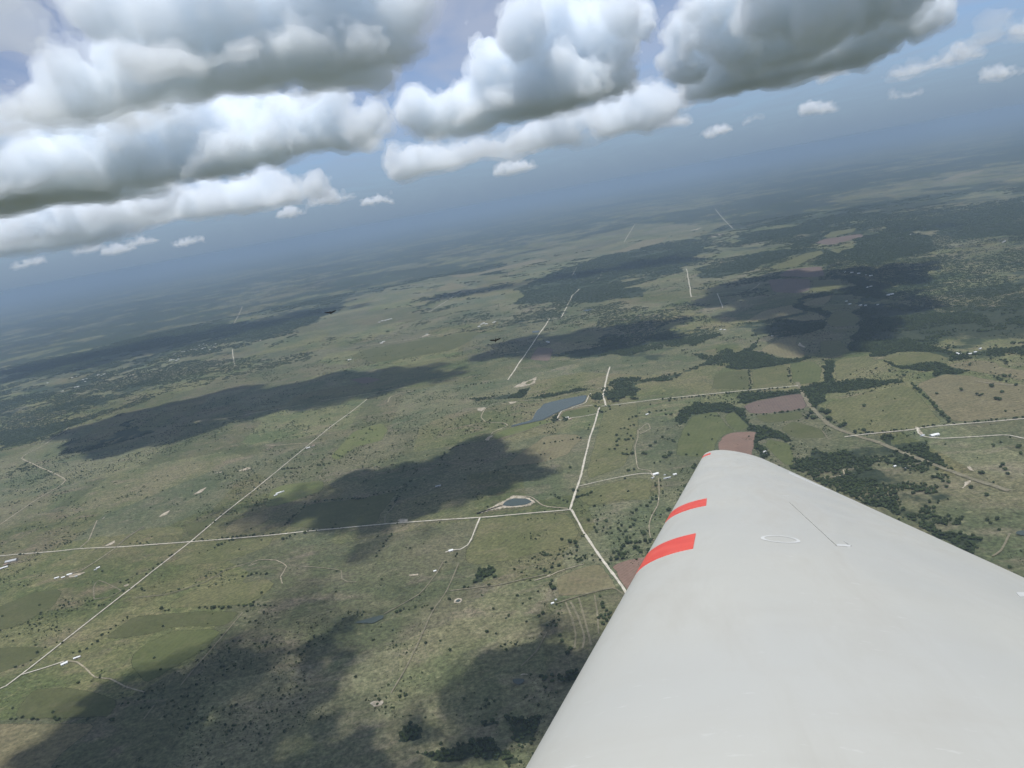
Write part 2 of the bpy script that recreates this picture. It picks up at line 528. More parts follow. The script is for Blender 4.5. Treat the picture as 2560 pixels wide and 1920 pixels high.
# open rangeland, with far woods where the ground's "woods" value is high
M_GROUND, n, l, b, c, v = soil_mat('rangeland', (0.080, 0.096, 0.037), (0.136, 0.130, 0.060), (0.166, 0.138, 0.084), big=2.4, mottle=0.75, speck=0.4, feather=False)
at = nd(n, 'ShaderNodeAttribute', attribute_name='woods')
wn1 = noise(n, l, v, 1.3, 9, 0.62, 0.5)
wn2 = noise(n, l, v, 6.0, 6, 0.65, 0.3)
sm = math2(n, l, 'ADD', math2(n, l, 'MULTIPLY', wn1, 0.75), math2(n, l, 'MULTIPLY', wn2, 0.35))
wn0 = noise(n, l, v, 0.28, 4, 0.55, 0.4)
sm = math2(n, l, 'ADD', sm, math2(n, l, 'MULTIPLY', math2(n, l, 'SUBTRACT', wn0, 0.5), 0.45))
sm = math2(n, l, 'ADD', sm, at.outputs['Fac'])
wm = ramp(n, l, sm, 1.00, 1.06)
wf = noise(n, l, v, 60.0, 4, 0.7)
wc = mixc(n, l, ramp(n, l, wf, 0.35, 0.7), (0.022, 0.034, 0.016), (0.050, 0.062, 0.030))
c = mixc(n, l, wm, c, wc)
fc = noise(n, l, v, 0.35, 4, 0.5)
# larger farms far out: cells of slightly different colour
vo = nd(n, 'ShaderNodeTexVoronoi', i_Scale=1.6, i_Randomness=1.0); vo.distance = 'CHEBYCHEV'
l.new(v, vo.inputs['Vector'])
hsv = nd(n, 'ShaderNodeHueSaturation')
sepc = nd(n, 'ShaderNodeSeparateColor'); l.new(vo.outputs['Color'], sepc.inputs[0])
l.new(ramp(n, l, sepc.outputs[0], 0, 1, 0.86, 1.12), hsv.inputs['Value'])
l.new(ramp(n, l, sepc.outputs[1], 0, 1, 0.8, 1.0), hsv.inputs['Saturation'])
l.new(ramp(n, l, sepc.outputs[2], 0, 1, 0.485, 0.51), hsv.inputs['Hue'])
l.new(c, hsv.inputs['Color'])
l.new(hsv.outputs[0], b.inputs['Base Color'])

FM = {
    'green': soil_mat('green_crop', (0.076, 0.088, 0.034), (0.090, 0.100, 0.040), (0.108, 0.110, 0.050), 6, 0.25, (0.5, 0.05, 0.16), 0.0)[0],
    'deep': soil_mat('deep_green_grass', (0.074, 0.081, 0.034), (0.086, 0.090, 0.039), (0.100, 0.098, 0.048), 6, 0.25, None, 0.1)[0],
    'bright': soil_mat('bright_grass', (0.105, 0.122, 0.045), (0.120, 0.130, 0.052), (0.128, 0.126, 0.062), 6, 0.3, None, 0.0)[0],
    'olive': soil_mat('olive_grass', (0.088, 0.093, 0.039), (0.106, 0.107, 0.046), (0.128, 0.116, 0.060), 5, 0.4, (1.2, 0.05, 0.16), 0.15)[0],
    'tan': soil_mat('tan_grass', (0.135, 0.122, 0.065), (0.160, 0.142, 0.080), (0.145, 0.118, 0.075), 5, 0.4, (0.3, 0.05, 0.16), 0.1)[0],
    'gold': soil_mat('dry_gold_grass', (0.132, 0.118, 0.064), (0.150, 0.130, 0.074), (0.112, 0.106, 0.058), 3, 0.6, (1.5, 0.045, 0.16), 0.1)[0],
    'red': soil_mat('red_ploughed_soil', (0.165, 0.108, 0.080), (0.182, 0.120, 0.090), (0.155, 0.112, 0.084), 8, 0.25, (0.9, 0.09, 0.3), 0.0)[0],
    'brown': soil_mat('brown_ploughed_soil', (0.118, 0.088, 0.072), (0.135, 0.100, 0.080), (0.115, 0.095, 0.070), 8, 0.25, (0.2, 0.08, 0.25), 0.0)[0],
    'pasture': soil_mat('grazed_pasture', (0.092, 0.098, 0.042), (0.120, 0.118, 0.054), (0.142, 0.128, 0.070), 4, 0.6, (0.8, 0.05, 0.2), 0.25)[0],
    'bare': soil_mat('bare_caliche', (0.30, 0.26, 0.185), (0.44, 0.39, 0.31), (0.20, 0.17, 0.11), 45, 0.5, None, 0.0)[0],
    'track': soil_mat('dirt_track', (0.27, 0.235, 0.165), (0.33, 0.29, 0.21), (0.18, 0.165, 0.105), 30, 0.5, None, 0.0, feather=False)[0],
    'faint': soil_mat('faint_wheel_track', (0.165, 0.150, 0.098), (0.19, 0.17, 0.115), (0.125, 0.120, 0.072), 30, 0.4, None, 0.0, feather=False)[0],
    'road': soil_mat('gravel_road_surface', (0.45, 0.415, 0.335), (0.54, 0.50, 0.415), (0.36, 0.325, 0.25), 60, 0.3, None, 0.0, feather=False)[0],
}
M_WATER, n, l, b = new_mat('pond_water')
b.inputs['Base Color'].default_value = (0.050, 0.064, 0.054, 1)
b.inputs['Roughness'].default_value = 0.22
b.inputs['IOR'].default_value = 1.33
wv = world_pos(n, l, (1, 1, 1))
bp = nd(n, 'ShaderNodeBump', i_Strength=0.15, i_Distance=0.2)
l.new(noise(n, l, wv, 0.25, 4, 0.6), bp.inputs['Height'])
l.new(bp.outputs[0], b.inputs['Normal'])

# ------------------------------------------------------------------ photo crops -> ground points
CROPS = {'A': (0, 600, 2.765), 'B': (800, 600, 2.765), 'C': (1600, 500, 2.304), 'D': (0, 1200, 2.304), 'E': (700, 1200, 2.304),
         'F': (1300, 1080, 2.765), 'G': (1760, 1060, 2.765), 'I': (1200, 900, 5.53), 'K': (1560, 0, 2.212), 'P': (0, 0, 1.0)}


def gp(s):
    """'A 10,20 30,40 B 5,6' -> list of ground points"""
    out, cur = [], 'P'
    for tok in s.split():
        if tok in CROPS: cur = tok
        else:
            x, y = map(float, tok.split(','))
            ox, oy, k = CROPS[cur]
            out.append(ground(ox + x / k, oy + y / k)[:2])
    return np.array(out)


def hash2(ix, iy, seed):
    h = (ix.astype(np.int64) * 374761393 + iy.astype(np.int64) * 668265263 + seed * 974634777) & 0xFFFFFFFF
    h = ((h ^ (h >> 13)) * 1274126177) & 0xFFFFFFFF
    return ((h ^ (h >> 16)) & 0xFFFF) / 65535.0


def vnoise2(P, cell, seed):
    q = P / cell
    i = np.floor(q).astype(np.int64)
    f = q - i
    f = f * f * (3 - 2 * f)
    a = hash2(i[:, 0], i[:, 1], seed); b_ = hash2(i[:, 0] + 1, i[:, 1], seed)
    c_ = hash2(i[:, 0], i[:, 1] + 1, seed); d_ = hash2(i[:, 0] + 1, i[:, 1] + 1, seed)
    return (a * (1 - f[:, 0]) + b_ * f[:, 0]) * (1 - f[:, 1]) + (c_ * (1 - f[:, 0]) + d_ * f[:, 0]) * f[:, 1]


def fbm2(P, cell, seed, octv=4):
    s_, w = 0, 0
    for k in range(octv):
        a = 0.55 ** k
        s_ = s_ + a * vnoise2(P, cell / 2.1 ** k, seed + k)
        w += a
    return s_ / w


# ------------------------------------------------------------------ woods (layout shared by the ground and the trees)
WOODS = [  # density, outline
    (1.0, 'C 200,1270 230,1215 330,1170 470,1160 520,1175 560,1200 640,1290 700,1310 830,1360 880,1390 780,1375 640,1320 560,1255 500,1225 460,1215 300,1235 240,1290'),
    (1.0, 'G 340,160 350,40 400,0 470,30 520,70 600,120 560,130 460,100 410,130 405,190 450,215 400,240'),
    (0.9, 'C 540,1170 620,1110 860,1105 920,1080 960,1075 1070,1050 1180,1040 1450,1030 1530,1055 1420,1065 1150,1115 1060,1110 960,1120 700,1150 600,1175'),
    (1.0, 'C 1040,920 1080,930 1130,925 1110,980 1115,1060 1050,1060 1070,1000 1045,950'),
    (0.75, 'C 940,1120 1010,1100 1120,1110 1060,1160 1000,1200'),
    (0.55, 'C 0,1060 200,1040 360,950 500,960 660,960 900,930 990,910 960,900 780,930 600,900 500,850 400,900 300,880 380,930 200,1000 0,1050'),
    (0.85, 'C 480,900 640,850 690,800 680,860 830,915 940,920 1000,905 860,945 700,975 560,980 500,960 560,930'),
    (0.55, 'C 0,800 150,760 400,740 560,710 700,690 900,650 950,640 960,650 830,690 850,720 1040,700 1060,740 980,770 860,790 700,790 640,790 640,740 500,740 300,830 200,830 100,820'),
    (0.9, 'C 820,700 840,690 1050,695 1060,740 960,760 840,750'),
    (1.0, 'C 900,600 960,570 990,600 960,620 1040,620 1120,650 1080,690 1050,650 970,640 900,620'),
    (0.8, 'C 1210,650 1300,600 1500,600 1700,640 1900,660 2000,700 1700,740 1600,750 1400,800 1340,830 1290,830 1210,800 1290,750 1290,690'),
    (0.7, 'C 1200,830 1500,800 1700,830 1830,880 2100,850 2212,840 2212,870 2110,880 2110,960 2060,930 1900,920 1780,930 1700,875 1550,875 1400,900 1350,895 1220,850'),
    (1.0, 'C 1200,830 1320,800 1500,810 1500,860 1360,890 1230,870'),
    (1.0, 'C 1400,930 1500,960 1700,940 1790,960 1900,990 1820,1000 1720,1030 1690,990 1560,980 1450,960'),
    (1.0, 'C 1070,440 1130,430 1250,440 1400,480 1470,520 1380,555 1200,540 1110,545 1000,560 920,580 900,570 1000,540 1080,520 1215,490 1150,460'),
    (1.0, 'C 950,380 1060,310 1180,290 1300,210 1500,180 1700,200 1700,300 1500,330 1400,370 1250,350 1100,370 1040,385'),
    (0.8, 'C 300,400 450,350 750,290 940,280 960,300 750,350 700,390 500,450 330,440'),
    (0.8, 'C 560,200 900,150 1000,120 1100,150 1050,190 900,200 700,240 540,260'),
    (0.6, 'C 1470,420 1700,380 2000,360 2212,340 2212,420 1900,450 1600,500 1480,500'),
    (0.5, 'C 1500,560 1700,520 2000,500 2212,470 2212,640 2000,660 1800,640 1600,610'),
    (0.85, 'C 1300,150 1600,110 1900,60 2212,10 2212,200 1900,220 1700,180 1500,170'),
    (0.45, 'G 590,300 660,290 830,300 700,350 820,380 890,400 900,420 860,430 700,360'),
    (0.6, 'G 960,440 1010,360 1080,310 1180,310 1270,400 1180,410 1050,470'),
    (1.0, 'G 1050,270 1090,245 1190,245 1130,275'),
    (0.85, 'G 1310,240 1440,215 1540,180 1620,200 1660,260 1600,275 1450,230 1400,260 1320,280'),
    (0.7, 'G 1180,100 1290,90 1300,140 1260,150 1200,120'),
    (0.35, 'G 1100,540 1250,480 1380,420 1460,480 1500,540 1640,640 1800,660 1750,680 1560,670 1650,740 1890,770 1920,810 1880,910 1740,870 1500,720 1300,620'),
    (0.8, 'G 1580,770 1700,735 1830,760 1900,800 1800,830 1720,830 1640,810'),
    (0.4, 'G 1480,400 1540,345 1640,350 1690,420 1560,410'),
    (0.45, 'G 720,240 750,180 830,210 790,240'),
    (0.55, 'A 0,1110 200,1090 400,1080 700,1080 850,1060 600,1180 300,1230 0,1300'),
    (0.50, 'A 60,1659 80,1600 200,1540 450,1380 700,1350 950,1290 1080,1330 880,1390 700,1440 400,1500 250,1570 100,1659'),
    (0.85, 'A 0,1000 300,930 700,850 1100,740 1500,680 1800,640 2212,560 2212,500 1700,570 1200,620 700,740 300,840 0,910'),
    (1.0, 'A 880,1290 900,1255 970,1235 930,1270 900,1305'),
    (0.7, 'A 0,1330 150,1290 500,1250 700,1180 740,1200 560,1270 250,1370 0,1450'),
    (0.9, 'I 480,510 620,430 700,400 720,440 680,480 560,540'),
    (0.5, 'I 560,545 900,480 1400,410 1600,390 1500,440 1100,490 700,560'),
    (1.0, 'I 1500,510 1700,450 1690,560 1560,560'),
    (0.55, 'I 1740,400 1900,270 2212,250 2212,480 2000,490 1750,510'),
    (0.9, 'I 1760,500 2000,480 2212,430 2212,490 2060,520 1900,560 1780,560'),
    (0.7, 'I 1000,760 1080,800 1060,860 960,840'),
    (1.0, 'I 1130,800 1180,780 1200,830 1150,860'),
    (1.0, 'E 1130,570 1140,540 1190,518 1250,525 1265,540 1200,585 1150,588'),
    (1.0, 'E 700,1440 740,1415 840,1410 840,1480 710,1500'),
    (0.85, 'E 790,1570 900,1590 1080,1560 1200,1530 1300,1600 1400,1650 1000,1659 850,1640'),
    (0.7, 'E 1110,1430 1220,1415 1230,1440 1150,1455'),
    (0.55, 'E 1480,1150 1600,1130 1750,1090 1700,1180 1500,1170'),
    (0.6, 'E 1280,1400 1430,1370 1540,1330 1520,1400 1420,1560 1350,1560'),
    (0.55, 'B 1050,1100 1300,1070 1400,1050 1380,1090 1100,1110'),
    (0.4, 'B 1550,800 1900,740 2212,680 2212,760 1800,820'),
    (0.7, 'B 1900,350 2212,330 2212,400 1900,430 1700,430'),
    (0.65, 'B 0,260 300,220 700,200 1000,170 1300,150 1300,230 900,250 500,290 200,350 0,400'),
    (0.5, 'K 0,900 400,850 900,720 1300,620 1700,520 2212,430 2212,560 1800,640 1300,760 700,880 200,980 0,1040'),
    (0.75, 'P 1500,640 1700,600 1760,620 1700,680 1500,740 1300,760 1300,720'),
    (0.45, 'P 0,780 300,700 700,610 1000,560 1300,510 1300,570 900,640 500,740 200,820 0,880'),
]
WOODS += [(0.42, 'P 1900,560 2200,480 2560,420 2700,420 2700,900 2300,880 2100,800 2200,700 2000,640'),
          (0.35, 'P 1500,800 1750,760 1800,840 1640,900 1500,880'),
          (0.30, 'G 560,280 900,200 1500,120 1700,300 1700,520 1500,640 1100,560 800,420')]
WP = [(d, gp(s_)) for d, s_ in WOODS]


OPEN = [(0.30, gp('P 300,1080 700,860 900,740 1300,640 1600,560 1800,560 1700,620 1480,700 1300,800 1000,860 600,1000 300,1150')),
        (0.08, gp('P 0,1300 500,1080 1000,930 1500,900 1500,1200 0,1900'))]


def warp(P):
    """push the edges of woods about so that they are never straight"""
    D = np.hypot(P[:, 0], P[:, 1])
    out = P.astype(float).copy()
    for k in range(2):
        a = (fbm2(P, 90, 201 + 50 * k, 3) - 0.5) * 70
        b_ = (fbm2(P, 420, 301 + 50 * k, 4) - 0.5)
        out[:, k] += a + b_ * np.interp(D, [2000, 5000, 12000, 30000], [15, 110, 700, 2500])
    return out


def woodiness(P):
    dist = np.hypot(P[:, 0], P[:, 1])
    wd = np.interp(dist, [0, 3000, 6000, 12000, 30000], [0.06, 0.12, 0.37, 0.50, 0.475])
    wd = wd + (fbm2(P, 5200, 77, 3) - 0.5) * np.interp(dist, [0, 6000, 15000], [0.0, 0.2, 0.3])
    Q = warp(P)
    for nm_, poly in OPEN:
        ins = pip(Q, poly)
        wd[ins] = np.minimum(wd[ins], nm_)
    for d, poly in WP:
        ins = pip(Q, poly)
        wd[ins] = np.maximum(wd[ins], 0.32 + 0.36 * d)
    return wd

# ------------------------------------------------------------------ the ground: one sheet to the horizon
def build_ground():
    R = [0.0] + list(np.geomspace(300.0, 1200.0, 60)) + list(np.geomspace(1205.0, 20000.0, 640)) + list(np.geomspace(20300, 155000.0, 60))
    A = np.concatenate([np.linspace(-46, 46, 461), np.arange(50, 314, 4.0)])
    R = np.array(R[1:]); A = np.radians(A)
    rr, aa = np.meshgrid(R, A, indexing='ij')
    P = np.stack([rr * np.sin(aa), rr * np.cos(aa)], -1).reshape(-1, 2)
    nr, na = len(R), len(A)
    i = np.arange(nr - 1)[:, None] * na
    j = np.arange(na)[None, :]
    j2 = (j + 1) % na
    q = np.stack([i + j, i + na + j, i + na + j2, i + j2], -1).reshape(-1, 4)[:, ::-1]
    cen = len(P)
    tri = np.stack([np.full(na, cen), (np.arange(na) + 1) % na, np.arange(na)], -1)[:, ::-1]
    tri = np.stack([np.full(na, cen), np.arange(na), (np.arange(na) + 1) % na], -1)[:, ::-1]
    V = np.concatenate([np.c_[P, np.zeros(len(P))], [[0, 0, 0]]])
    o = mesh_object('ground', V, q, tri, M_GROUND)
    # how wooded the land is
    wd = woodiness(V[:, :2])
    a = o.data.attributes.new('woods', 'FLOAT', 'POINT')
    a.data.foreach_set('value', wd.astype(np.float32))
    tag(o, 'rolling olive and tan rangeland spreading out to the hazy horizon', 'ground', kind='structure')
    return o


GROUND = build_ground()
print('ground', len(GROUND.data.vertices), round(time.time() - T0, 1))


# ------------------------------------------------------------------ fields, bare patches, ponds: sheets on the ground
def rough_outline(P, step=28.0, jit=2.5, rnd=True):
    """round the corners a little and roughen the edges"""
    P = np.asarray(P, float)
    n = len(P)
    out = []
    for i in range(n):
        a, b_ = P[i], P[(i + 1) % n]
        L = np.hypot(*(b_ - a))
        k = max(2, min(60, int(L / step)))
        for t in np.linspace(0.08, 0.92, k):
            out.append(a + (b_ - a) * t)
    out = np.array(out)
    if rnd:
        out = (np.roll(out, 1, 0) + 2 * out + np.roll(out, -1, 0)) / 4
    scale = min(jit, 0.02 * np.hypot(*(P.max(0) - P.min(0))))
    return out + RNG.normal(size=out.shape) * scale * 0.5


LEVEL = [0.15]


def sheet(name, P, mat, z=None, soft=None, **kw):
    P = rough_outline(P, **kw)
    area = 0.5 * np.sum(P[:, 0] * np.roll(P[:, 1], -1) - P[:, 1] * np.roll(P[:, 0], -1))
    if area < 0: P = P[::-1]
    if z is None:
        z = LEVEL[0]; LEVEL[0] += 0.012
    c_ = P.mean(0)
    me = bpy.data.meshes.new(name)
    k = len(P)
    if soft is None:
        me.from_pydata([(x - c_[0], y - c_[1], 0) for x, y in P], [], [list(range(k))])
    else:                           # a thin rim where the cover fades out
        T = np.roll(P, -2, 0) - np.roll(P, 2, 0)
        T /= np.linalg.norm(T, axis=1)[:, None] + 1e-9
        w = min(soft, 0.06 * math.sqrt(abs(area)) + 0.5)
        Q = P + np.c_[-T[:, 1], T[:, 0]] * w
        V = [(x - c_[0], y - c_[1], 0) for x, y in P] + [(x - c_[0], y - c_[1], 0) for x, y in Q]
        F = [(i, (i + 1) % k, k + (i + 1) % k, k + i) for i in range(k)] + [list(range(k, 2 * k))]
        me.from_pydata(V, [], F)
        at = me.attributes.new('cover', 'FLOAT', 'POINT')
        at.data.foreach_set('value', np.r_[np.full(k, -0.15), np.full(k, 1.3)].astype(np.float32))
    me.materials.append(mat)
    o = bpy.data.objects.new(name, me)
    o.location = (c_[0], c_[1], z)
    COL.objects.link(o)
    return o


FIELDS = [
    ('red', 'F 615,915 760,880 905,850 1050,820 950,1000 850,1110 760,1110 735,1105', 'red ploughed field beside the forked gravel road, partly under the wing'),
    ('red', 'C 445,1395 500,1340 600,1332 675,1328 660,1420 650,1500 560,1520 440,1480', 'red ploughed field beyond the wing tip'),
    ('brown', 'C 585,1185 650,1160 800,1130 940,1110 970,1200 850,1220 700,1235 625,1230', 'purple brown ploughed field next to the wooded creek'),
    ('green', 'C 240,1320 300,1240 450,1215 500,1290 560,1340 500,1345 445,1395 430,1480 200,1480 210,1400', 'vivid green crop field enclosed by creek woods'),
    ('green', 'C 480,1240 540,1215 590,1260 640,1310 560,1335 500,1290', 'small green crop field in the bend of the creek woods'),
    ('tan', 'C 680,865 790,800 920,785 905,830 960,880 940,915 830,912', 'tan stubble field wrapped by the river woods'),
    ('olive', 'C 1030,810 1160,805 1225,880 1030,895', 'square olive field beside the river'),
    ('tan', 'C 585,710 700,640 880,600 890,620 960,640 740,690', 'long pale hay field in the river bend'),
    ('tan', 'C 840,685 1000,655 1070,670 1050,690 940,700', 'narrow pale hay field between two belts of river woods'),
    ('tan', 'C 925,600 1000,570 1110,545 1100,575 1060,605 960,612', 'curved tan field above the river bend'),
    ('olive', 'C 1065,700 1110,640 1190,635 1250,660 1280,690 1240,725 1100,735', 'rounded olive field across the river'),
    ('olive', 'C 1085,750 1250,735 1260,755 1120,765', 'thin olive strip under the rounded river field'),
    ('brown', 'C 790,440 850,400 1050,380 1070,440 1000,445', 'brown ploughed field between the far river woods'),
    ('brown', 'C 735,460 900,450 990,460 980,520 900,540 760,530', 'dull brown field with a green twin alongside'),
    ('olive', 'C 990,460 1150,460 1215,490 1080,525 985,530', 'green twin of the dull brown field'),
    ('brown', 'C 1000,250 1060,225 1270,195 1295,210 1100,260', 'far brown field cut out of dark woods'),
    ('olive', 'C 1050,210 1100,185 1250,160 1230,185 1080,215', 'far olive field cut out of dark woods'),
    ('olive', 'C 740,390 850,350 940,310 1040,290 1065,305 960,350 900,385 800,400', 'far grey green field curving along the river'),
    ('olive', 'C 1090,290 1120,278 1170,290 1140,310', 'far oval clearing in dark woods'),
    ('deep', 'C 405,1090 430,1000 630,975 640,1090', 'dark green pasture along the white gravel road'),
    ('olive', 'C 640,975 850,945 870,1060 645,1090', 'middle green pasture along the white gravel road'),
    ('green', 'C 855,940 1000,925 1058,970 1040,1050 920,1065 875,1060', 'green pasture ending at the river elbow'),
    ('pasture', 'C 1115,920 1290,895 1400,935 1260,980 1200,1000 1190,1030 1120,1035', 'olive pasture right across from the river elbow'),
    ('olive', 'C 1380,905 1560,880 1700,880 1800,915 1650,940 1500,950', 'lens shaped pasture among woods'),
    ('gold', 'C 1760,950 1900,920 2060,930 2070,960 2300,990 2300,1060 2040,1010 1900,985 1800,970', 'dry tan pasture along the woods edge'),
    ('pasture', 'C 1070,1165 1300,1110 1500,1070 1570,1070 1660,1180 1760,1290 1560,1325 1250,1350 1150,1300 1060,1230', 'wide olive pasture fenced by a line of oaks'),
    ('gold', 'C 1580,1060 1750,1000 1900,1010 2300,1085 2300,1240 1810,1285 1700,1180', 'broad tan pasture with scattered oaks and a farm lane'),
    ('deep', 'C 650,1245 940,1215 940,1260 720,1290', 'dark green strip below the purple brown field'),
    ('deep', 'C 800,1320 880,1270 1050,1320 1080,1370 900,1380', 'dark green paddock by the pipeline track'),
    ('green', 'G 415,140 440,100 605,135 635,290 560,290 470,210', 'green paddock behind the wing tip'),
    ('bright', 'B 60,1500 120,1440 230,1320 430,1260 480,1310 430,1390 250,1430 130,1530', 'bright yellow green hay meadow'),
    ('tan', 'I 300,1480 480,1330 720,1170 880,1050 1100,1020 1370,1025 1440,1080 1400,1130 1300,1200 1260,1300 860,1430', 'tan ploughed field with curving furrows beside the straight gravel road'),
    ('bright', 'I 150,1070 230,1000 420,940 900,820 1050,850 860,900 530,1020 300,1070 230,1110', 'light green strip below the lake'),
    ('green', 'I 1090,800 1150,710 1400,670 1570,640 1620,740 1400,785 1250,800', 'green paddock between lake and gravel road'),
    ('deep', 'D 580,920 765,785 1100,755 1405,750 1300,850 1000,850 870,890 700,920', 'dark green wedge of contoured cropland'),
    ('green', 'D 740,1040 780,980 860,930 1000,862 1300,853 1180,990 1000,1080 900,1150 830,1180 760,1100', 'green contoured cropland with a rounded corner'),
    ('deep', 'D 60,1385 130,1260 200,1200 400,1190 560,1220 700,1270 640,1370 400,1380', 'dark green pasture above the dry tan field'),
    ('gold', 'D -200,1400 600,1390 480,1490 330,1600 300,1720 -200,1720', 'dry tan field edged by a hedgerow'),
    ('deep', 'D -100,770 200,640 370,625 330,720 100,850 -100,890', 'green pasture below the ranch sheds'),
    ('deep', 'D -100,970 180,955 290,960 200,1040 -100,1150', 'green pasture wedged against the diagonal gravel road'),
    ('tan', 'F 240,1000 420,935 570,900 690,1100 640,1085 480,1125 255,1150', 'tan stubble paddock opposite the red field'),
    ('deep', 'E 30,275 160,140 500,100 690,60 590,190 560,255 300,285', 'dark green field against the long gravel road'),
    ('bright', 'E -100,160 -60,60 0,30 260,-5 255,60 0,150', 'yellow green field beside the diagonal road'),
    ('gold', 'D 1280,290 1350,230 1500,195 1560,200 1540,240 1400,300 1300,310', 'dry yellow strip beside the crossroads'),
    ('deep', 'D 1060,260 1100,248 1220,235 1150,310 1080,325', 'small dark green patch at the crossroads'),
    ('pasture', 'D 760,300 900,270 1060,270 1060,320 850,330', 'dull olive patch near the crossroads'),
    ('pasture', 'D 1130,420 1240,350 1590,320 1560,380 1300,480 960,500 1010,450', 'green pasture in the angle of the crossroads'),
    ('pasture', 'D 980,700 1100,640 1340,600 1560,560 1600,600 1450,725 1150,735 960,745', 'olive grass field above the contoured cropland'),
    ('deep', 'B 200,810 300,760 700,690 1110,625 1040,700 920,760 700,800 400,850', 'dark teal green field along a far straight lane'),
    ('brown', 'B 200,965 330,945 430,965 300,1000', 'far reddish brown ploughed patch'),
    ('brown', 'B 1440,830 1500,740 1620,750 1590,840', 'far dull brown field beside the straight far road'),
    ('tan', 'B 780,360 900,290 1030,320 900,350', 'far tan bare field near the haze'),
    ('tan', 'K -60,1400 100,1330 250,1310 200,1345 0,1395', 'far tan field beside a short white road'),
    ('tan', 'B 850,250 1100,225 1500,130 1600,140 1300,200 1000,260', 'far tan grass strip near the haze'),
    ('tan', 'K 1750,1000 1850,960 2000,935 1980,950 1800,1000', 'far bright hay strip in dark woods'),
    ('pasture', 'E 1150,222 1660,182 1740,310 1690,370 1500,420 1330,470 1080,500 1050,420 1100,360', 'green pasture below the junction of three gravel roads'),
    ('pasture', 'F 400,395 800,310 930,330 900,480 700,470 480,520 390,470', 'olive pasture inside the farm lane'),
    ('pasture', 'I 1700,690 1900,640 2190,600 2212,900 2120,1250 2000,1480 1500,1659 1440,1600', 'green pasture right of the straight gravel road'),
]
fi = 0
for mk, pts, lab in FIELDS:
    o = sheet('field', gp(pts), FM[mk], soft=14.0)
    tag(o, lab, 'field', kind='structure')
FIELD_POLYS = [gp(p) for _, p, _ in FIELDS]

BARES = [
    ('I 450,382 520,345 600,300 660,290 720,260 785,228 790,260 765,320 690,352 540,384', 'white caliche quarry pit'),
    ('I -40,668 80,655 60,690 20,712 -40,700', 'white caliche pad by a ranch track'),
    ('I 380,585 430,580 520,575 460,605 420,612', 'pale bare patch beside the lake track'),
    ('I 760,735 790,690 845,655 830,690 800,725', 'reddish mud bank at the lake'),
    ('I 60,1110 110,1065 160,1045 190,1045 140,1090 120,1120', 'pale stony wash below the lake'),
    ('I 980,750 1060,730 1040,745 1020,770', 'pale landing by the lake shore'),
    ('I 1190,800 1240,795 1280,825 1215,825', 'pale yard around the lake farmhouse'),
    ('C 385,212 440,195 487,188 460,208 420,214', 'far orange white quarry scar'),
    ('C 280,178 360,158 330,172', 'far white scraped strip'),
    ('D 912,218 940,192 985,172 960,203', 'pale bare strip of an old airstrip'),
    ('D 1108,88 1150,60 1198,38 1160,75', 'second pale bare strip of the old airstrip'),
    ('D 600,385 640,360 665,348 660,365 630,380', 'pale scraped corner near the long gravel road'),
    ('D 580,232 610,208 600,222', 'pale ring of a stock tank'),
    ('D 390,545 470,535 500,530 440,560 395,565', 'pale yard around ranch sheds'),
    ('D 710,610 740,598 745,608 720,618', 'pale bank by the diagonal road'),
    ('E 515,1290 530,1277 600,1270 600,1285 580,1305 545,1312', 'pale scraped bank of a dry stock pond'),
    ('E 735,550 760,545 800,540 800,550 760,556', 'short pale strip in open pasture'),
    ('E 1120,200 1200,165 1290,120 1340,88 1430,95 1480,130 1430,155 1300,165 1220,178 1150,195', 'pale shore around the roadside pond'),
    ('E 1000,712 1003,690 1035,680 1055,690 1040,712', 'pale rim of a small round stock pond'),
    ('E 670,235 690,225 740,225 735,242 690,245', 'pale ring beside the long gravel road'),
    ('E 1375,1130 1400,1115 1440,1122 1400,1128', 'pale dam of a shaded stock pond'),
    ('C 920,820 935,835 960,850 945,852 905,838', 'pale gravel bar by the river woods'),
    ('F 180,1000 210,985 205,1010', 'trampled pale spot where cow paths meet'),
    ('G 1815,300 1840,290 1850,310 1875,330 1835,325', 'white broken rock outcrop in tan pasture'),
    ('G 1775,445 1800,430 1800,400 1845,390 1850,405 1820,425 1790,448', 'white rocky rim of a dry hollow'),
    ('C 1580,1305 1610,1312 1615,1330 1640,1355 1600,1345', 'pale gateway where a farm lane leaves the road'),
    ('B 680,675 740,655 770,650 740,665', 'far pale yard on the straight lane'),
    ('A 800,955 870,942 980,912 900,945', 'far pale scraped ridge'),
    ('A 1745,702 1790,690 1840,686 1800,700', 'far white quarry floor at the woods edge'),
    ('A 1440,750 1500,740 1490,750', 'far pale lot on the edge of a settlement'),
    ('A 1640,1600 1720,1568 1740,1580 1690,1598', 'pale terrace on the hillside'),
    ('A 1480,1615 1540,1600 1530,1610', 'second pale terrace on the hillside'),
]
for pts, lab in BARES:
    tag(sheet('bare_ground', gp(pts), FM['bare'], z=1.3 + 0.01 * len(lab), step=5, jit=4.0, soft=7.0), lab, 'bare ground', kind='structure')
tag(sheet('quarry_grass', gp('I 620,330 660,300 740,275 750,290 700,330 640,345'), FM['olive'], z=1.9, step=6, jit=1.2, soft=5.0), 'grassy island left standing inside the caliche quarry', 'field', kind='structure')

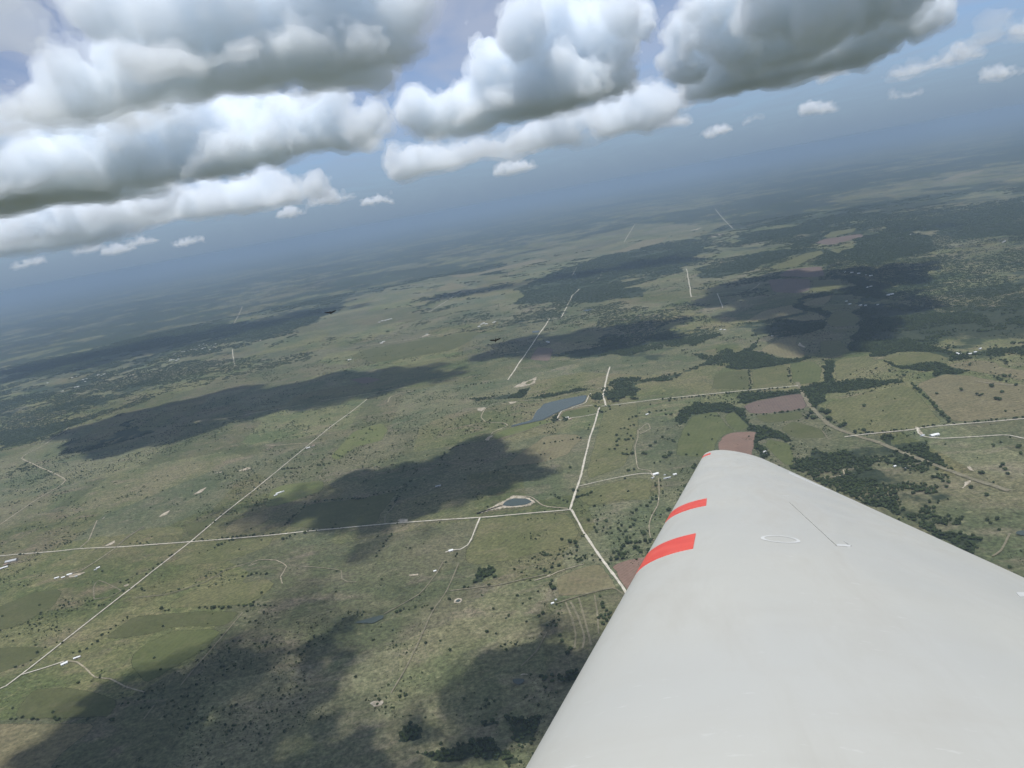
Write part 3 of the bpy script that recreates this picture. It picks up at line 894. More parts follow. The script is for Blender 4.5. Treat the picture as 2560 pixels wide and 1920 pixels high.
PONDS = [
    ('I 755,760 790,700 840,665 880,612 1000,580 1150,545 1400,500 1465,488 1482,510 1445,580 1400,610 1290,640 1170,690 1060,735 960,790 860,838 700,872 520,912 420,932 445,905 620,862 720,830', 'long grey blue lake with a curving dam'),
    ('E 1280,150 1300,125 1345,108 1420,110 1455,128 1420,145 1340,155', 'green pond with pale shores beside the gravel road junction'),
    ('E 1008,702 1030,688 1046,697 1022,711', 'small dark round stock pond in open pasture'),
    ('E 420,827 500,803 590,780 602,795 540,830', 'dark stock pond under the edge of a cloud shadow'),
    ('E 1335,1157 1360,1148 1420,1150 1390,1187 1350,1177', 'shaded stock pond with a pale dam'),
    ('G 2150,750 2212,738 2290,745 2290,790 2165,768', 'dark pond with a white rim on the tan pasture'),
    ('B 1465,633 1520,627 1510,641 1470,642', 'far pale pond beside the straight far road'),
    ('B 1815,488 1890,477 1845,494', 'far sliver of pale water'),
]
for pts, lab in PONDS:
    tag(sheet('pond', gp(pts), M_WATER, z=2.6, step=10, jit=1.0), lab, 'pond', kind='structure')
POND_POLYS = [gp(p) for p, _ in PONDS]


# ------------------------------------------------------------------ roads and tracks
def smooth_line(P, step):
    P = np.asarray(P, float)
    if len(P) < 3:
        k = max(2, int(np.hypot(*(P[1] - P[0])) / step))
        return P[0] + (P[1] - P[0]) * np.linspace(0, 1, k)[:, None]
    Q = np.vstack([2 * P[0] - P[1], P, 2 * P[-1] - P[-2]])
    out = []
    for i in range(1, len(Q) - 2):
        p0, p1, p2, p3 = Q[i - 1], Q[i], Q[i + 1], Q[i + 2]
        k = max(2, min(80, int(np.hypot(*(p2 - p1)) / step)))
        for t in np.linspace(0, 1, k, endpoint=False):
            cr = 0.5 * ((2 * p1) + (-p0 + p2) * t + (2 * p0 - 5 * p1 + 4 * p2 - p3) * t * t + (-p0 + 3 * p1 - 3 * p2 + p3) * t ** 3)
            ln = p1 + (p2 - p1) * t
            out.append(0.5 * cr + 0.5 * ln)
    out.append(P[-1])
    return np.array(out)


def ribbon(name, P, width, mat, z, wob=0.12, step=25):
    C_ = smooth_line(P, step)
    T = np.gradient(C_, axis=0)
    T /= np.linalg.norm(T, axis=1)[:, None] + 1e-9
    N = np.c_[-T[:, 1], T[:, 0]]
    w = width * 0.5 * (1 + RNG.normal(size=len(C_)) * wob)
    sway = vnoise2(C_, 170.0, 5) - 0.5
    C_ = C_ + N * (RNG.normal(size=len(C_)) * width * 0.04 + sway * min(7.0, width))[:, None]
    L, R_ = C_ + N * w[:, None], C_ - N * w[:, None]
    org = C_.mean(0)
    V = np.concatenate([np.c_[L - org, np.zeros(len(L))], np.c_[R_ - org, np.zeros(len(L))]])
    k = len(L)
    q = np.array([(i + k, i + 1 + k, i + 1, i) for i in range(k - 1)])
    o = mesh_object(name, V, q, None, mat)
    o.location = (org[0], org[1], z)
    return o, C_


ROADS = [  # name, material, width, line, label
    ('gravel_road', 'road', 7.5, 'E 1674,172 I 1385,1659 1520,1090 1650,655', 'straight white gravel road running up to the lake'),
    ('gravel_road', 'road', 8.5, 'I 1738,638 1722,570 1700,510 1718,420 1735,330 1765,220 1800,97', 'white gravel road stub climbing past the lake'),
    ('gravel_road', 'road', 7.5, 'F 350,540 440,690 520,805 620,950 740,1140 860,1330', 'white gravel road forking down toward the red field'),
    ('gravel_road', 'road', 5.6, 'E 1674,172 1400,196 1150,217 600,257 300,285 0,315 D 1500,325 1100,357 700,388 460,398 330,412 80,432 0,440 -300,462', 'long white gravel road crossing the open range'),
    ('gravel_road', 'road', 5.2, 'D -200,1330 0,1205 35,1190 120,1125 280,1000 380,920 660,700 780,608 890,520 1100,357 1280,205 1465,58 1535,0 A 2000,1530 2120,1430 2212,1355 B 80,1290 230,1180 330,1100', 'diagonal white gravel road meeting the long road at a crossroads'),
    ('gravel_road', 'road', 6.5, 'I 1675,642 1740,638 1900,620 2212,580 C 120,1148 300,1130 500,1110 700,1090 910,1072', 'white gravel road leading from the lake to the river'),
    ('gravel_road', 'road', 5.5, 'C 1180,1368 1300,1352 1560,1325 1600,1317 1750,1300 2000,1280 2300,1254', 'tree lined white gravel road crossing the pipeline strip'),
    ('farm_lane', 'road', 5, 'C 1600,1317 1605,1345 1640,1365 1740,1375 2050,1357 2130,1358 2300,1398', 'white farm lane past the big white barn'),
    ('gravel_road', 'road', 8, 'B 1300,968 1440,760 1590,545', 'far straight white road ruled across shaded range'),
    ('gravel_road', 'road', 9, 'B 1590,545 1665,537 1700,475 1745,385 1795,340', 'far white road doglegging past a quarry yard'),
    ('gravel_road', 'road', 8, 'B 1875,295 1930,262 1952,217', 'far short bent white road'),
    ('gravel_road', 'road', 8, 'B 1740,252 1775,185', 'far short white road pair on the ridge'),
    ('gravel_road', 'road', 7, 'B 750,500 850,440 950,370', 'far diagonal white road near farm sheds'),
    ('gravel_road', 'road', 7.5, 'C 247,402 268,398 282,480 296,560', 'far hooked white road dropping to a lane'),
    ('gravel_road', 'road', 5.5, 'C 446,540 463,580 477,622', 'far short white road running into woods'),
    ('farm_lane', 'track', 9, 'C 230,565 296,560 446,540 620,525 670,500 690,480', 'far pale lane linking two short white roads'),
    ('gravel_road', 'road', 9, 'C 433,53 480,110 535,165', 'farthest white road slanting into the haze'),
    ('gravel_road', 'road', 9, 'K 60,1240 0,1340', 'far white road beside the far tan field'),
    ('gravel_road', 'road', 8, 'A 1607,758 1612,810 1622,872', 'far lone upright white road by the settlement'),
    ('farm_lane', 'track', 14, 'A 1675,460 1655,510 1610,590', 'far faint road through dark woods'),
    ('farm_lane', 'track', 8, 'A 480,1295 300,1420 150,1510 D 380,0 200,120 0,258 -150,350', 'pale lane cutting through the western brush'),
    ('farm_lane', 'track', 8, 'A 1500,1245 1640,1220 1720,1205 1880,1175 2100,1140', 'pale winding lane along a wooded draw'),
    ('farm_lane', 'track', 6, 'A 2130,1405 1980,1415 1900,1422 1840,1418', 'thin pale lane leaving the diagonal road'),
    ('farm_lane', 'road', 5, 'E 1150,217 1125,280 1100,345 1080,378 1040,402 985,408 955,420', 'curving white driveway to a farmhouse yard'),
    ('farm_lane', 'road', 4.5, 'D 120,1125 240,1090 370,1048', 'short white drive to the lone house'),
    ('dirt_track', 'track', 4, 'D 385,1045 440,1050 490,1085 545,1140 630,1150 720,1195 830,1225', 'winding dirt track from the lone house'),
    ('dirt_track', 'track', 4.5, 'D 460,393 510,350 540,280 560,235', 'dirt track from the long road to a stock tank'),
    ('dirt_track', 'track', 4.5, 'D 668,392 560,465 465,525 400,540', 'dirt track to the ranch sheds'),
    ('farm_lane', 'road', 4, 'F 400,380 620,330 820,293 905,290 930,318', 'straight white drive to the white roofed farmstead'),
    ('dirt_track', 'track', 3.5, 'F 815,-10 815,40 795,110 810,240 830,260 900,270 915,300', 'dirt track dropping to the white roofed farmstead'),
    ('dirt_track', 'track', 3, 'F 960,320 960,430 950,510 910,580 890,650 905,735 955,760', 'dirt track leaving the farmstead among scattered oaks'),
    ('dirt_track', 'track', 3.5, 'C 0,1350 60,1320 F 880,-60 820,-10', 'dirt track passing the creek woods'),
    ('dirt_track', 'track', 5, 'E 1660,165 1540,155 1500,140 1470,115 1440,98 1340,92', 'pale track over the pond dam'),
    ('dirt_track', 'track', 5, 'I 80,665 20,790 90,865 270,870 340,880 385,910 300,950 180,1000 150,1040', 'pale track winding down to the wash'),
    ('dirt_track', 'track', 4, 'I 80,665 180,620 280,600 410,620 520,580', 'pale track along the hill above the lake'),
    ('dirt_track', 'track', 4, 'I 560,565 900,550 1140,495 1400,440 1600,420 1650,392 1685,395 1680,425 1650,430', 'pale looped track behind the lake'),
    ('farm_lane', 'road', 4.5, 'I 1610,750 1400,790 1250,805', 'white drive to the lake farmhouse'),
    ('dirt_track', 'road', 4.5, 'I 1290,665 1130,710 1075,815 1130,835', 'white track round the green lake paddock'),
    ('dirt_track', 'road', 4.5, 'I 1290,665 1400,645 1560,630', 'white strip along the top of the lake paddock'),
    ('dirt_track', 'road', 5, 'I 1270,660 1400,618 1460,590 1490,530 1535,465', 'white dam road at the lake head'),
    ('dirt_track', 'faint', 5, 'I 230,1115 530,1020 870,900 1120,830', 'faint fence track below the lake'),
    ('pipeline_strip', 'faint', 17, 'C 905,1050 930,1100 1000,1215 1100,1300 1250,1365 1360,1395 1520,1460 1650,1512 1880,1600 2120,1680', 'long pale brown pipeline strip slanting across the pastures'),
    ('dirt_track', 'faint', 4, 'E 605,255 605,210 640,170 675,128 780,95 900,40', 'faint track in shaded fields'),
    ('farm_lane', 'track', 8, 'C 1640,583 1760,565 1870,550', 'pale lane in front of the far woods'),
    ('farm_lane', 'track', 5, 'C 1930,1045 2050,1060 2300,1078', 'pale farm lane on the broad tan pasture'),
    ('farm_lane', 'track', 6, 'C 1000,612 1120,606 1210,602', 'pale lane between river fields'),
    ('dirt_track', 'track', 3.5, 'D 1430,498 1490,480 1440,490 1490,462 1590,465 1650,500 1615,560 1625,600', 'looping dirt track on the brushy hill'),
    ('dirt_track', 'faint', 4, 'D 1290,520 1400,490 1480,465', 'faint track leading to the looping track'),
    ('dirt_track', 'faint', 4, 'E 120,500 250,510 350,525 355,570 390,590 440,590', 'faint bent track between pastures'),
    ('dirt_track', 'track', 3.5, 'F 100,1030 200,1000 260,970 370,935 440,915', 'cow path to the trampled spot'),
    ('dirt_track', 'faint', 4, 'F 250,1190 480,1120 640,1085 690,1110 720,1132 750,1120', 'faint track above the terraces'),
    ('terrace_bank', 'faint', 5, 'F 310,1180 350,1280 380,1400 375,1500', 'first pale grass terrace of the terraced slope'),
    ('terrace_bank', 'faint', 5, 'F 345,1180 400,1290 440,1420 430,1500', 'second pale grass terrace of the terraced slope'),
    ('terrace_bank', 'faint', 5, 'F 400,1150 440,1290 490,1480', 'third pale grass terrace of the terraced slope'),
    ('terrace_bank', 'faint', 4, 'F 510,1130 530,1250 540,1400', 'outer pale grass terrace against the brush'),
    ('dirt_track', 'faint', 4, 'E 600,775 800,660 900,540 940,470', 'faint pasture path through brown brush'),
    ('dirt_track', 'faint', 4, 'E 640,1230 720,1100 800,940 880,760 960,640 1030,480', 'faint straight fence line path'),
    ('dirt_track', 'faint', 4, 'E 980,640 1250,610 1400,575 1540,545', 'faint cow path over green pasture'),
    ('dirt_track', 'faint', 4, 'D 540,690 540,620 570,580 700,640 620,680 540,690', 'faint ring track in pasture'),
    ('dirt_track', 'faint', 4, 'D 780,680 960,660 1180,590 1290,525', 'faint track along the brushy draw'),
    ('dirt_track', 'faint', 4, 'D 1040,1190 1130,1080 1210,990 1400,765', 'faint lane under the hedgerow'),
    ('dirt_track', 'faint', 3.5, 'D 830,1380 890,1300', 'short faint scrape in the cloud shadow'),
    ('dirt_track', 'faint', 3.5, 'E 1390,1075 1480,990 1540,880', 'faint curved track in the shaded field'),
    ('dirt_track', 'faint', 8, 'D 830,270 740,330 670,390', 'old overgrown airstrip path'),
    ('dirt_track', 'track', 4, 'G 790,375 900,370 970,350 960,320 1040,315', 'pale lane through brush behind the wing'),
    ('dirt_track', 'faint', 4, 'G 1400,300 1540,262', 'faint link track to the pipeline strip'),
    ('dirt_track', 'faint', 5, 'G 2000,920 2060,880 2120,760', 'faint path toward the rimmed pond'),
    ('farm_lane', 'track', 8, 'B 0,1115 200,1085 450,1045 600,1020', 'far pale lane through shaded pasture'),
    ('farm_lane', 'track', 7, 'B 470,1125 490,1085 560,1060 650,1045', 'short hooked lane beside a wooded draw'),
    ('farm_lane', 'track', 10, 'B 160,755 400,722 680,680 1080,615 1350,580 1590,545', 'far straight lane ruled along the teal green field'),
    ('farm_lane', 'track', 9, 'B 1230,800 1290,785 1420,775', 'far short lane to a shaded yard'),
    ('dirt_track', 'faint', 3.5, 'C 1050,1330 1085,1378 G 880,100', 'faint path at the pipeline crossing'),
]
ROAD_PTS = []
for k, (nm_, mk, w, pts, lab) in enumerate(ROADS):
    zz = {'road': 4.2, 'track': 3.4, 'faint': 2.9}[mk] * 0.55 + 0.012 * k
    o, ctr = ribbon(nm_, gp(pts), w, FM[mk], zz)
    tag(o, lab, 'road' if mk == 'road' else 'track', kind='structure')
    ROAD_PTS.append((ctr, w))
print('sheets', round(time.time() - T0, 1))

# ------------------------------------------------------------------ trees
M_LEAF, n, l, b = new_mat('oak_foliage')
oi = nd(n, 'ShaderNodeObjectInfo')
gpos = world_pos(n, l, (1, 1, 1))
nz_ = noise(n, l, gpos, 0.35, 3, 0.6)
c = mixc(n, l, ramp(n, l, nz_, 0.3, 0.7), (0.028, 0.040, 0.017), (0.050, 0.064, 0.026))
hs = nd(n, 'ShaderNodeHueSaturation')
l.new(ramp(n, l, oi.outputs['Random'], 0, 1, 0.75, 1.3), hs.inputs['Value'])
l.new(c, hs.inputs['Color'])
l.new(hs.outputs[0], b.inputs['Base Color'])
b.inputs['Roughness'].default_value = 0.9
b.inputs['Specular IOR Level'].default_value = 0.1
M_BARK, n, l, b = new_mat('oak_bark')
l.new(mixc(n, l, noise(n, l, world_pos(n, l, (1, 1, 1)), 3.0, 4), (0.10, 0.08, 0.06), (0.17, 0.14, 0.11)), b.inputs['Base Color'])
b.inputs['Roughness'].default_value = 0.95

PHI = (1 + 5 ** 0.5) / 2
ICO_V = np.array([(-1, PHI, 0), (1, PHI, 0), (-1, -PHI, 0), (1, -PHI, 0), (0, -1, PHI), (0, 1, PHI), (0, -1, -PHI), (0, 1, -PHI), (PHI, 0, -1), (PHI, 0, 1), (-PHI, 0, -1), (-PHI, 0, 1)], float)
ICO_V /= np.linalg.norm(ICO_V[0])
ICO_F = [(0, 11, 5), (0, 5, 1), (0, 1, 7), (0, 7, 10), (0, 10, 11), (1, 5, 9), (5, 11, 4), (11, 10, 2), (10, 7, 6), (7, 1, 8), (3, 9, 4), (3, 4, 2), (3, 2, 6), (3, 6, 8), (3, 8, 9), (4, 9, 5), (2, 4, 11), (6, 2, 10), (8, 6, 7), (9, 8, 1)]


def subdiv(V, F):
    V = [tuple(x) for x in V]; cache = {}; out = []

    def mid(a, b_):
        k = (min(a, b_), max(a, b_))
        if k not in cache:
            p = np.array(V[a]) + np.array(V[b_]); p /= np.linalg.norm(p)
            V.append(tuple(p)); cache[k] = len(V) - 1
        return cache[k]
    for a, b_, c_ in F:
        x, y, z = mid(a, b_), mid(b_, c_), mid(c_, a)
        out += [(a, x, z), (b_, y, x), (c_, z, y), (x, y, z)]
    return np.array(V), out


ICO2_V, ICO2_F = subdiv(ICO_V, ICO_F)


def crown_mesh(rng, lumps=8, flat=0.75, leaves=120, fine=True):
    """crown of radius 1 standing on z=0: clumps plus loose leaf sprays"""
    V, F = [], []
    bv, bf = (ICO2_V, ICO2_F) if fine else (ICO_V, ICO_F)
    cents = []
    for k in range(lumps):
        a = rng.uniform(0, 2 * math.pi); rr = 0.55 * math.sqrt(rng.uniform(0, 1)) if k else 0.0
        c_ = np.array([rr * math.cos(a), rr * math.sin(a), 0.55 * flat + 0.45 + rng.uniform(-0.12, 0.28) - 0.25 * rr])
        r = rng.uniform(0.34, 0.55)
        cents.append((c_, r))
        off = len(V)
        for p in bv:
            s_ = r * rng.uniform(0.78, 1.16)
            V.append(c_ + p * s_ * np.array([1, 1, flat]))
        F += [tuple(i + off for i in f) for f in bf]
    for _ in range(leaves):
        c_, r = cents[rng.integers(len(cents))]
        d = rng.normal(size=3); d /= np.linalg.norm(d)
        if d[2] < -0.3: d[2] *= -1
        p = c_ + d * r * np.array([1, 1, flat]) * rng.uniform(0.95, 1.2)
        off = len(V)
        s_ = rng.uniform(0.05, 0.12)
        for q in range(3):
            V.append(p + rng.normal(size=3) * s_)
        F.append((off, off + 1, off + 2))
    return np.array(V), F


def trunk_mesh(rng):
    V, F = [], []

    def tube(p0, p1, r0, r1, k=6):
        off = len(V)
        p0, p1 = np.array(p0, float), np.array(p1, float)
        d = p1 - p0; d /= np.linalg.norm(d)
        u = np.cross(d, (0.3, 0.9, 0.1)); u /= np.linalg.norm(u); w = np.cross(d, u)
        for p, r in ((p0, r0), (p1, r1)):
            for i in range(k):
                a = 2 * math.pi * i / k
                V.append(p + (u * math.cos(a) + w * math.sin(a)) * r)
        for i in range(k):
            j = (i + 1) % k
            F.append((off + i, off + j, off + k + j, off + k + i))
    tube((0, 0, -0.05), (0.02, 0.01, 0.4), 0.085, 0.06)
    for i in range(4):
        a = i * 1.57 + rng.uniform(-0.4, 0.4)
        tube((0.02, 0.01, 0.36), (0.4 * math.cos(a), 0.4 * math.sin(a), 0.8 + rng.uniform(-0.1, 0.1)), 0.05, 0.018, 5)
    return V, F


def join_tree(rng, **kw):
    V, F = crown_mesh(rng, **kw)
    tv, tf = trunk_mesh(rng)
    off = len(V)
    me = bpy.data.meshes.new('live_oak')
    me.from_pydata([tuple(x) for x in V] + [tuple(x) for x in tv], [], [tuple(f) for f in F] + [tuple(i + off for i in f) for f in tf])
    me.materials.append(M_LEAF); me.materials.append(M_BARK)
    for p in me.polygons[len(F):]: p.material_index = 1
    return me


TREE_MESH = [join_tree(RNG, lumps=RNG.integers(6, 11), flat=RNG.uniform(0.6, 0.9)) for _ in range(6)]
BUSH_MESH = []
for _ in range(3):
    V_, F_ = crown_mesh(RNG, lumps=4, flat=0.8, leaves=10, fine=False)
    me = bpy.data.meshes.new('bush'); V_ = V_ - np.array([0, 0, 0.45])
    me.from_pydata([tuple(x) for x in V_], [], F_); me.materials.append(M_LEAF); BUSH_MESH.append(me)
CLUMP_MESH = []
for _ in range(3):
    VV, FF = [], []
    for k in range(13):
        V_, F_ = crown_mesh(RNG, lumps=3, flat=0.8, leaves=0, fine=False)
        a = RNG.uniform(0, 6.28); rr = math.sqrt(RNG.uniform(0, 1)) * 0.9
        s_ = RNG.uniform(0.16, 0.28)
        V_ = V_ * np.array([s_, s_, s_]) + np.array([rr * math.cos(a), rr * math.sin(a), -0.03])
        off = len(VV); VV += [tuple(x) for x in V_]; FF += [tuple(i + off for i in f) for f in F_]
    me = bpy.data.meshes.new('clump'); me.from_pydata(VV, [], FF); me.materials.append(M_LEAF); CLUMP_MESH.append(me)

TREES = []      # x, y, radius  (single oaks)


def px_trees(s_, r, jitter=0.25):
    for p in gp(s_):
        TREES.append((p[0], p[1], 1.12 * r * RNG.uniform(1 - jitter, 1 + jitter)))


px_trees('F 515,517 476,615 525,580 537,610 533,640 515,665 527,687 578,663 626,667 680,672 702,650 714,711 731,690 788,712 775,605 795,612 778,563 805,547 835,512 595,622 740,738 760,735 748,415 726,327 880,515 900,490 915,470 940,447 945,470 560,445 940,375 970,340 975,375 935,360', 5.2)
px_trees('F 762,662 785,647 860,710 630,888 670,880 712,878 645,840 675,830 700,810 715,795 745,770 770,770 800,768 830,765 820,805 835,835 795,805 868,760 900,752 893,830 728,848 690,850 705,860 815,820 1030,545 850,700 380,770 345,765', 7.0)
px_trees('F 290,748 395,800 395,825 350,250 715,157 740,160 775,155 850,152 872,155 750,270 790,262 990,175 1030,165 1045,150 1150,160 1065,70 1165,22 370,408 400,410 1010,180 1000,178 1215,235 1200,245 1190,250 930,220 970,210 1225,160', 6.0)
px_trees('F 395,455 410,450 430,443 450,442 470,440 490,425 495,418 1150,375 1150,392 1110,440 1115,465 1140,380', 6.0)
px_trees('F 570,1190 555,1140 575,1215 540,1255 630,1255 600,1310 590,1270 610,1265 560,1275 580,1290 545,1290 600,1240 620,1290 280,1410 290,1450 350,1505 330,1535 160,1257 640,1290 575,1330', 5.2)
px_trees('F 150,850 165,855 180,850 195,848 140,840 210,855 300,860 330,850 360,850 380,880 395,890 410,880 425,870 440,860 400,905 415,895 300,830 270,850 340,880 430,890 450,875 390,860 350,840', 3.6)
px_trees('E 1525,528 1568,508 1607,497 1700,503 1568,585 1560,612 1575,630 1516,772 1205,610 1125,590 1238,562 1672,362 1703,365 1700,495', 6.5)
px_trees('E 1625,348 1062,620 840,943 878,745 1368,671 1063,1265 1190,1275 1237,1278 1205,1295 1183,1310 1157,1322 436,1137 724,1243 1612,900 1625,935 1680,975 1655,1005 1020,430 325,645 835,728 850,725 820,735 1085,620 1352,518 1230,745 1305,985 980,983 1245,888 976,690', 4.2)
px_trees('C 2130,1020 2110,1050 2030,1080 2165,1070 1900,955 1850,1100 1970,1125 2060,1150 2085,1110 1710,1120 2105,1222 1520,1015 1360,975 1440,990 1290,1330 1240,1340 1165,1305 1120,1285 1290,1190 2040,1020 2080,1040 2060,1030 2100,1020 2020,1075 1940,1125 1955,1130 2075,1155 2050,1150', 7.0)
px_trees('C 1060,1225 1080,1215 1050,1215 1090,1225 1040,1220 1075,1232 1000,1210 985,1230 970,1250 1000,1260 960,1260 1180,1300 1150,1310 1085,1265 1100,1270', 9.0)
px_trees('C 280,1357 415,1383 20,1460 30,1462 170,1460 265,1470 315,1530 310,1545 150,1480 60,1420 90,1400 190,1390 130,1370 180,1240 150,1240 200,1150 170,1160 60,1180', 6.0)
px_trees('G 2000,157 1925,345 1950,497 1845,445 2110,995 1905,345 2180,160 2190,210 2170,165 1100,45 1045,55 1110,48 2050,130 1690,640 1960,670 1980,690 2025,662 2040,735 2050,300 2080,320 2100,350 2065,285 1650,690 1560,545', 6.0)
px_trees('I 2040,1030 2090,1060 1890,1050 1925,1100 2010,1115 2055,1110 2120,1100 1890,1135 1900,1190 1865,1240 1790,1245 2030,1245 1970,1300 2000,1310 2030,1310 2050,1315 2105,1300 1250,1497 2060,830 2110,800 2160,790 1800,690 1790,655 1950,960 2000,950 2050,970 2080,920 2130,910 1660,720 1690,730 1740,720 1600,650 1640,660', 6.0)
px_trees('I 1780,545 1810,550 1840,545 1850,585 1880,580 1910,575 1930,530 1960,530 1990,525 2110,540 2180,545 2140,545', 9.0)
LINES = [  # hedgerows and lines of trees: spacing, radius, gap chance, line
    (16, 5, 0.25, 'D 590,895 640,860 740,790'), (14, 6, 0.3, 'D 920,752 1060,748'), (12, 6.5, 0.15, 'D 1150,742 1280,738 1440,728'), (15, 4.5, 0.3, 'D 1440,728 1620,718'),
    (16, 5, 0.25, 'D 1210,985 1300,880 1400,765'), (18, 5, 0.3, 'D 1440,730 1490,670 1600,570'), (18, 5, 0.5, 'D 20,1385 420,1385 500,1386'), (12, 5.5, 0.1, 'D 630,1382 700,1384'),
    (14, 5, 0.35, 'D 1120,352 1300,338 1500,320 1843,292 E 200,292 350,280'), (16, 5, 0.45, 'D 80,436 250,420 330,408'), (18, 5, 0.5, 'D 730,380 830,374 950,366 1090,352'),
    (11, 6.5, 0.1, 'D 1240,392 1280,372 1340,345'), (11, 5.5, 0.15, 'D 1340,335 1420,325 1460,322'), (16, 4.5, 0.3, 'D 1150,425 1240,390'), (13, 4.5, 0.25, 'E 550,445 600,375 650,310'),
    (12, 5, 0.1, 'E 30,260 150,150 160,135 330,115 480,110 560,85 690,60'), (14, 5, 0.2, 'E 610,200 690,90 750,10'), (12, 5, 0.3, 'E 600,775 720,750 830,730'),
    (18, 2.6, 0.2, 'E 600,1362 900,1358 1300,1362 1450,1360'), (20, 4, 0.4, 'D 830,690 960,655 1180,600'), (10, 5, 0.3, 'D 720,640 760,625 800,620 830,640'), (16, 5, 0.2, 'D 600,895 560,930 500,970 430,995'),
    (13, 6, 0.15, 'F 385,455 440,440 500,425'), (13, 5.5, 0.25, 'C 1190,1362 1300,1345 1560,1318 1750,1294 2000,1274 2300,1246'), (14, 6, 0.15, 'C 650,1243 800,1228 940,1210'),
    (14, 7.5, 0.12, 'C 1555,1055 1620,1110 1700,1190 1780,1280'), (14, 6, 0.1, 'A 1950,1585 2100,1575 2212,1560 B 60,1550'), (16, 6, 0.3, 'B 1000,1012 1100,998 1200,985'), (15, 5, 0.3, 'B 1040,1105 1200,1100 1330,1095'),
    (14, 5, 0.3, 'B 820,1560 860,1480 940,1430 1040,1410'), (18, 5, 0.4, 'D 40,1110 180,1045 290,950 350,940'), (18, 5, 0.4, 'D 850,545 930,480 980,440 1000,430'), (18, 5, 0.4, 'D 1120,345 1200,270 1290,195'),
    (16, 6, 0.25, 'C 120,1152 300,1137 500,1117 700,1097 850,1082'), (16, 6, 0.3, 'C 630,980 640,1090'), (18, 6, 0.4, 'C 850,945 875,1062'), (20, 6, 0.35, 'C 150,1215 60,1225 20,1250'),
    (16, 5, 0.35, 'B 150,1500 60,1480 0,1540'), (16, 4, 0.4, 'D 1180,560 1300,520 1400,480 1480,460'), (14, 5, 0.35, 'D 1400,560 1480,545 1560,545'), (16, 5, 0.3, 'A 440,1480 900,1300 1250,1290 1640,1260 2000,1180'),
    (16, 5, 0.3, 'B 330,1100 420,1080 540,1050 700,1040'), (16, 6, 0.35, 'G 605,135 620,200 635,290'), (14, 6, 0.2, 'D 1630,345 1700,320 1760,305'), (15, 4, 0.3, 'F 20,620 150,600 280,560 345,545'),
    (15, 5, 0.3, 'F 170,80 440,40 480,-40'), (12, 4, 0.35, 'F 190,440 240,430 280,470 330,490 250,460 210,450'), (20, 5, 0.3, 'E 1430,690 1300,800 1200,870 1080,890'),
]
for sp, r, gap, s_ in LINES:
    C_ = smooth_line(gp(s_), sp)
    for p in C_:
        if RNG.random() < gap: continue
        q = p + RNG.normal(size=2) * sp * 0.25
        TREES.append((q[0], q[1], r * RNG.uniform(0.6, 1.25)))

# woods: single oaks near, clumps of crowns farther out
STUFF = {'tree': [], 'bush': [], 'clump': []}


def sector_grid(r0, r1, cell):
    gx, gy = np.meshgrid(np.arange(-r1, r1, cell), np.arange(0, r1, cell))
    P = np.c_[gx.ravel(), gy.ravel()] + RNG.uniform(-0.5, 0.5, (gx.size, 2)) * cell
    D = np.hypot(P[:, 0], P[:, 1])
    P = P[(D > r0) & (D < r1)]
    u_, v_, z_ = project(np.c_[P, np.zeros(len(P))])
    P = P[(u_ > -50) & (u_ < 2610) & (v_ < 1980) & (z_ > 0)]
    inf = np.zeros(len(P), bool)
    for poly in FIELD_POLYS + POND_POLYS: inf |= pip(P, poly)
    return P[~inf]


for kind_, r0_, r1_, cell, rad in (('tree', 900, 4600, 10.0, (3.6, 7.2)), ('clump', 4600, 8000, 27.0, (13, 20)), ('clump', 8000, 12500, 44.0, (24, 34))):
    P = sector_grid(r0_, r1_, cell)
    far = kind_ == 'clump'
    S_ = 0.75 * fbm2(P, 700 if far else 230, 5, 5) + 0.35 * fbm2(P, 160 if far else 55, 15, 3) + woodiness(P)
    P = P[S_ + RNG.normal(size=len(P)) * 0.03 > 1.02]
    STUFF[kind_].append(np.c_[P, RNG.uniform(*rad, len(P))])
# a loose margin of oaks and brush over the open range
PA = RNG.uniform(-44, 46, 520000)
PR = np.sqrt(RNG.uniform(900 ** 2, 7600 ** 2, 520000))
P = np.c_[PR * np.sin(np.radians(PA)), PR * np.cos(np.radians(PA))]
u_, v_, z_ = project(np.c_[P, np.zeros(len(P))])
P = P[(u_ > -60) & (u_ < 2620) & (v_ > 0) & (v_ < 1990)]
infield = np.zeros(len(P), bool)
for poly in FIELD_POLYS + POND_POLYS: infield |= pip(P, poly)
cl = fbm2(P, 420, 31, 4); cl2 = fbm2(P, 70, 91, 3)
score = (cl - 0.5) * 1.2 + (cl2 - 0.5) * 1.0
keep = (score > np.where(infield, 0.42, 0.155)) & (RNG.random(len(P)) < 0.8)
B_ = P[keep]
isT = RNG.random(len(B_)) < 0.13
STUFF['bush'].append(np.c_[B_[~isT], RNG.uniform(0.9, 2.4, (~isT).sum())])
STUFF['tree'].append(np.c_[B_[isT], RNG.uniform(2.2, 4.6, isT.sum())])
S_ = P[(RNG.random(len(P)) < 0.011) & ~infield]
STUFF['bush'].append(np.c_[S_, RNG.uniform(1.0, 2.6, len(S_))])
S_ = P[(RNG.random(len(P)) < 0.0022)]
STUFF['tree'].append(np.c_[S_, RNG.uniform(2.5, 5.0, len(S_))])
for k in STUFF: STUFF[k] = np.concatenate(STUFF[k]) if STUFF[k] else np.zeros((0, 3))
STUFF['tree'] = np.concatenate([STUFF['tree'], np.array(TREES)])

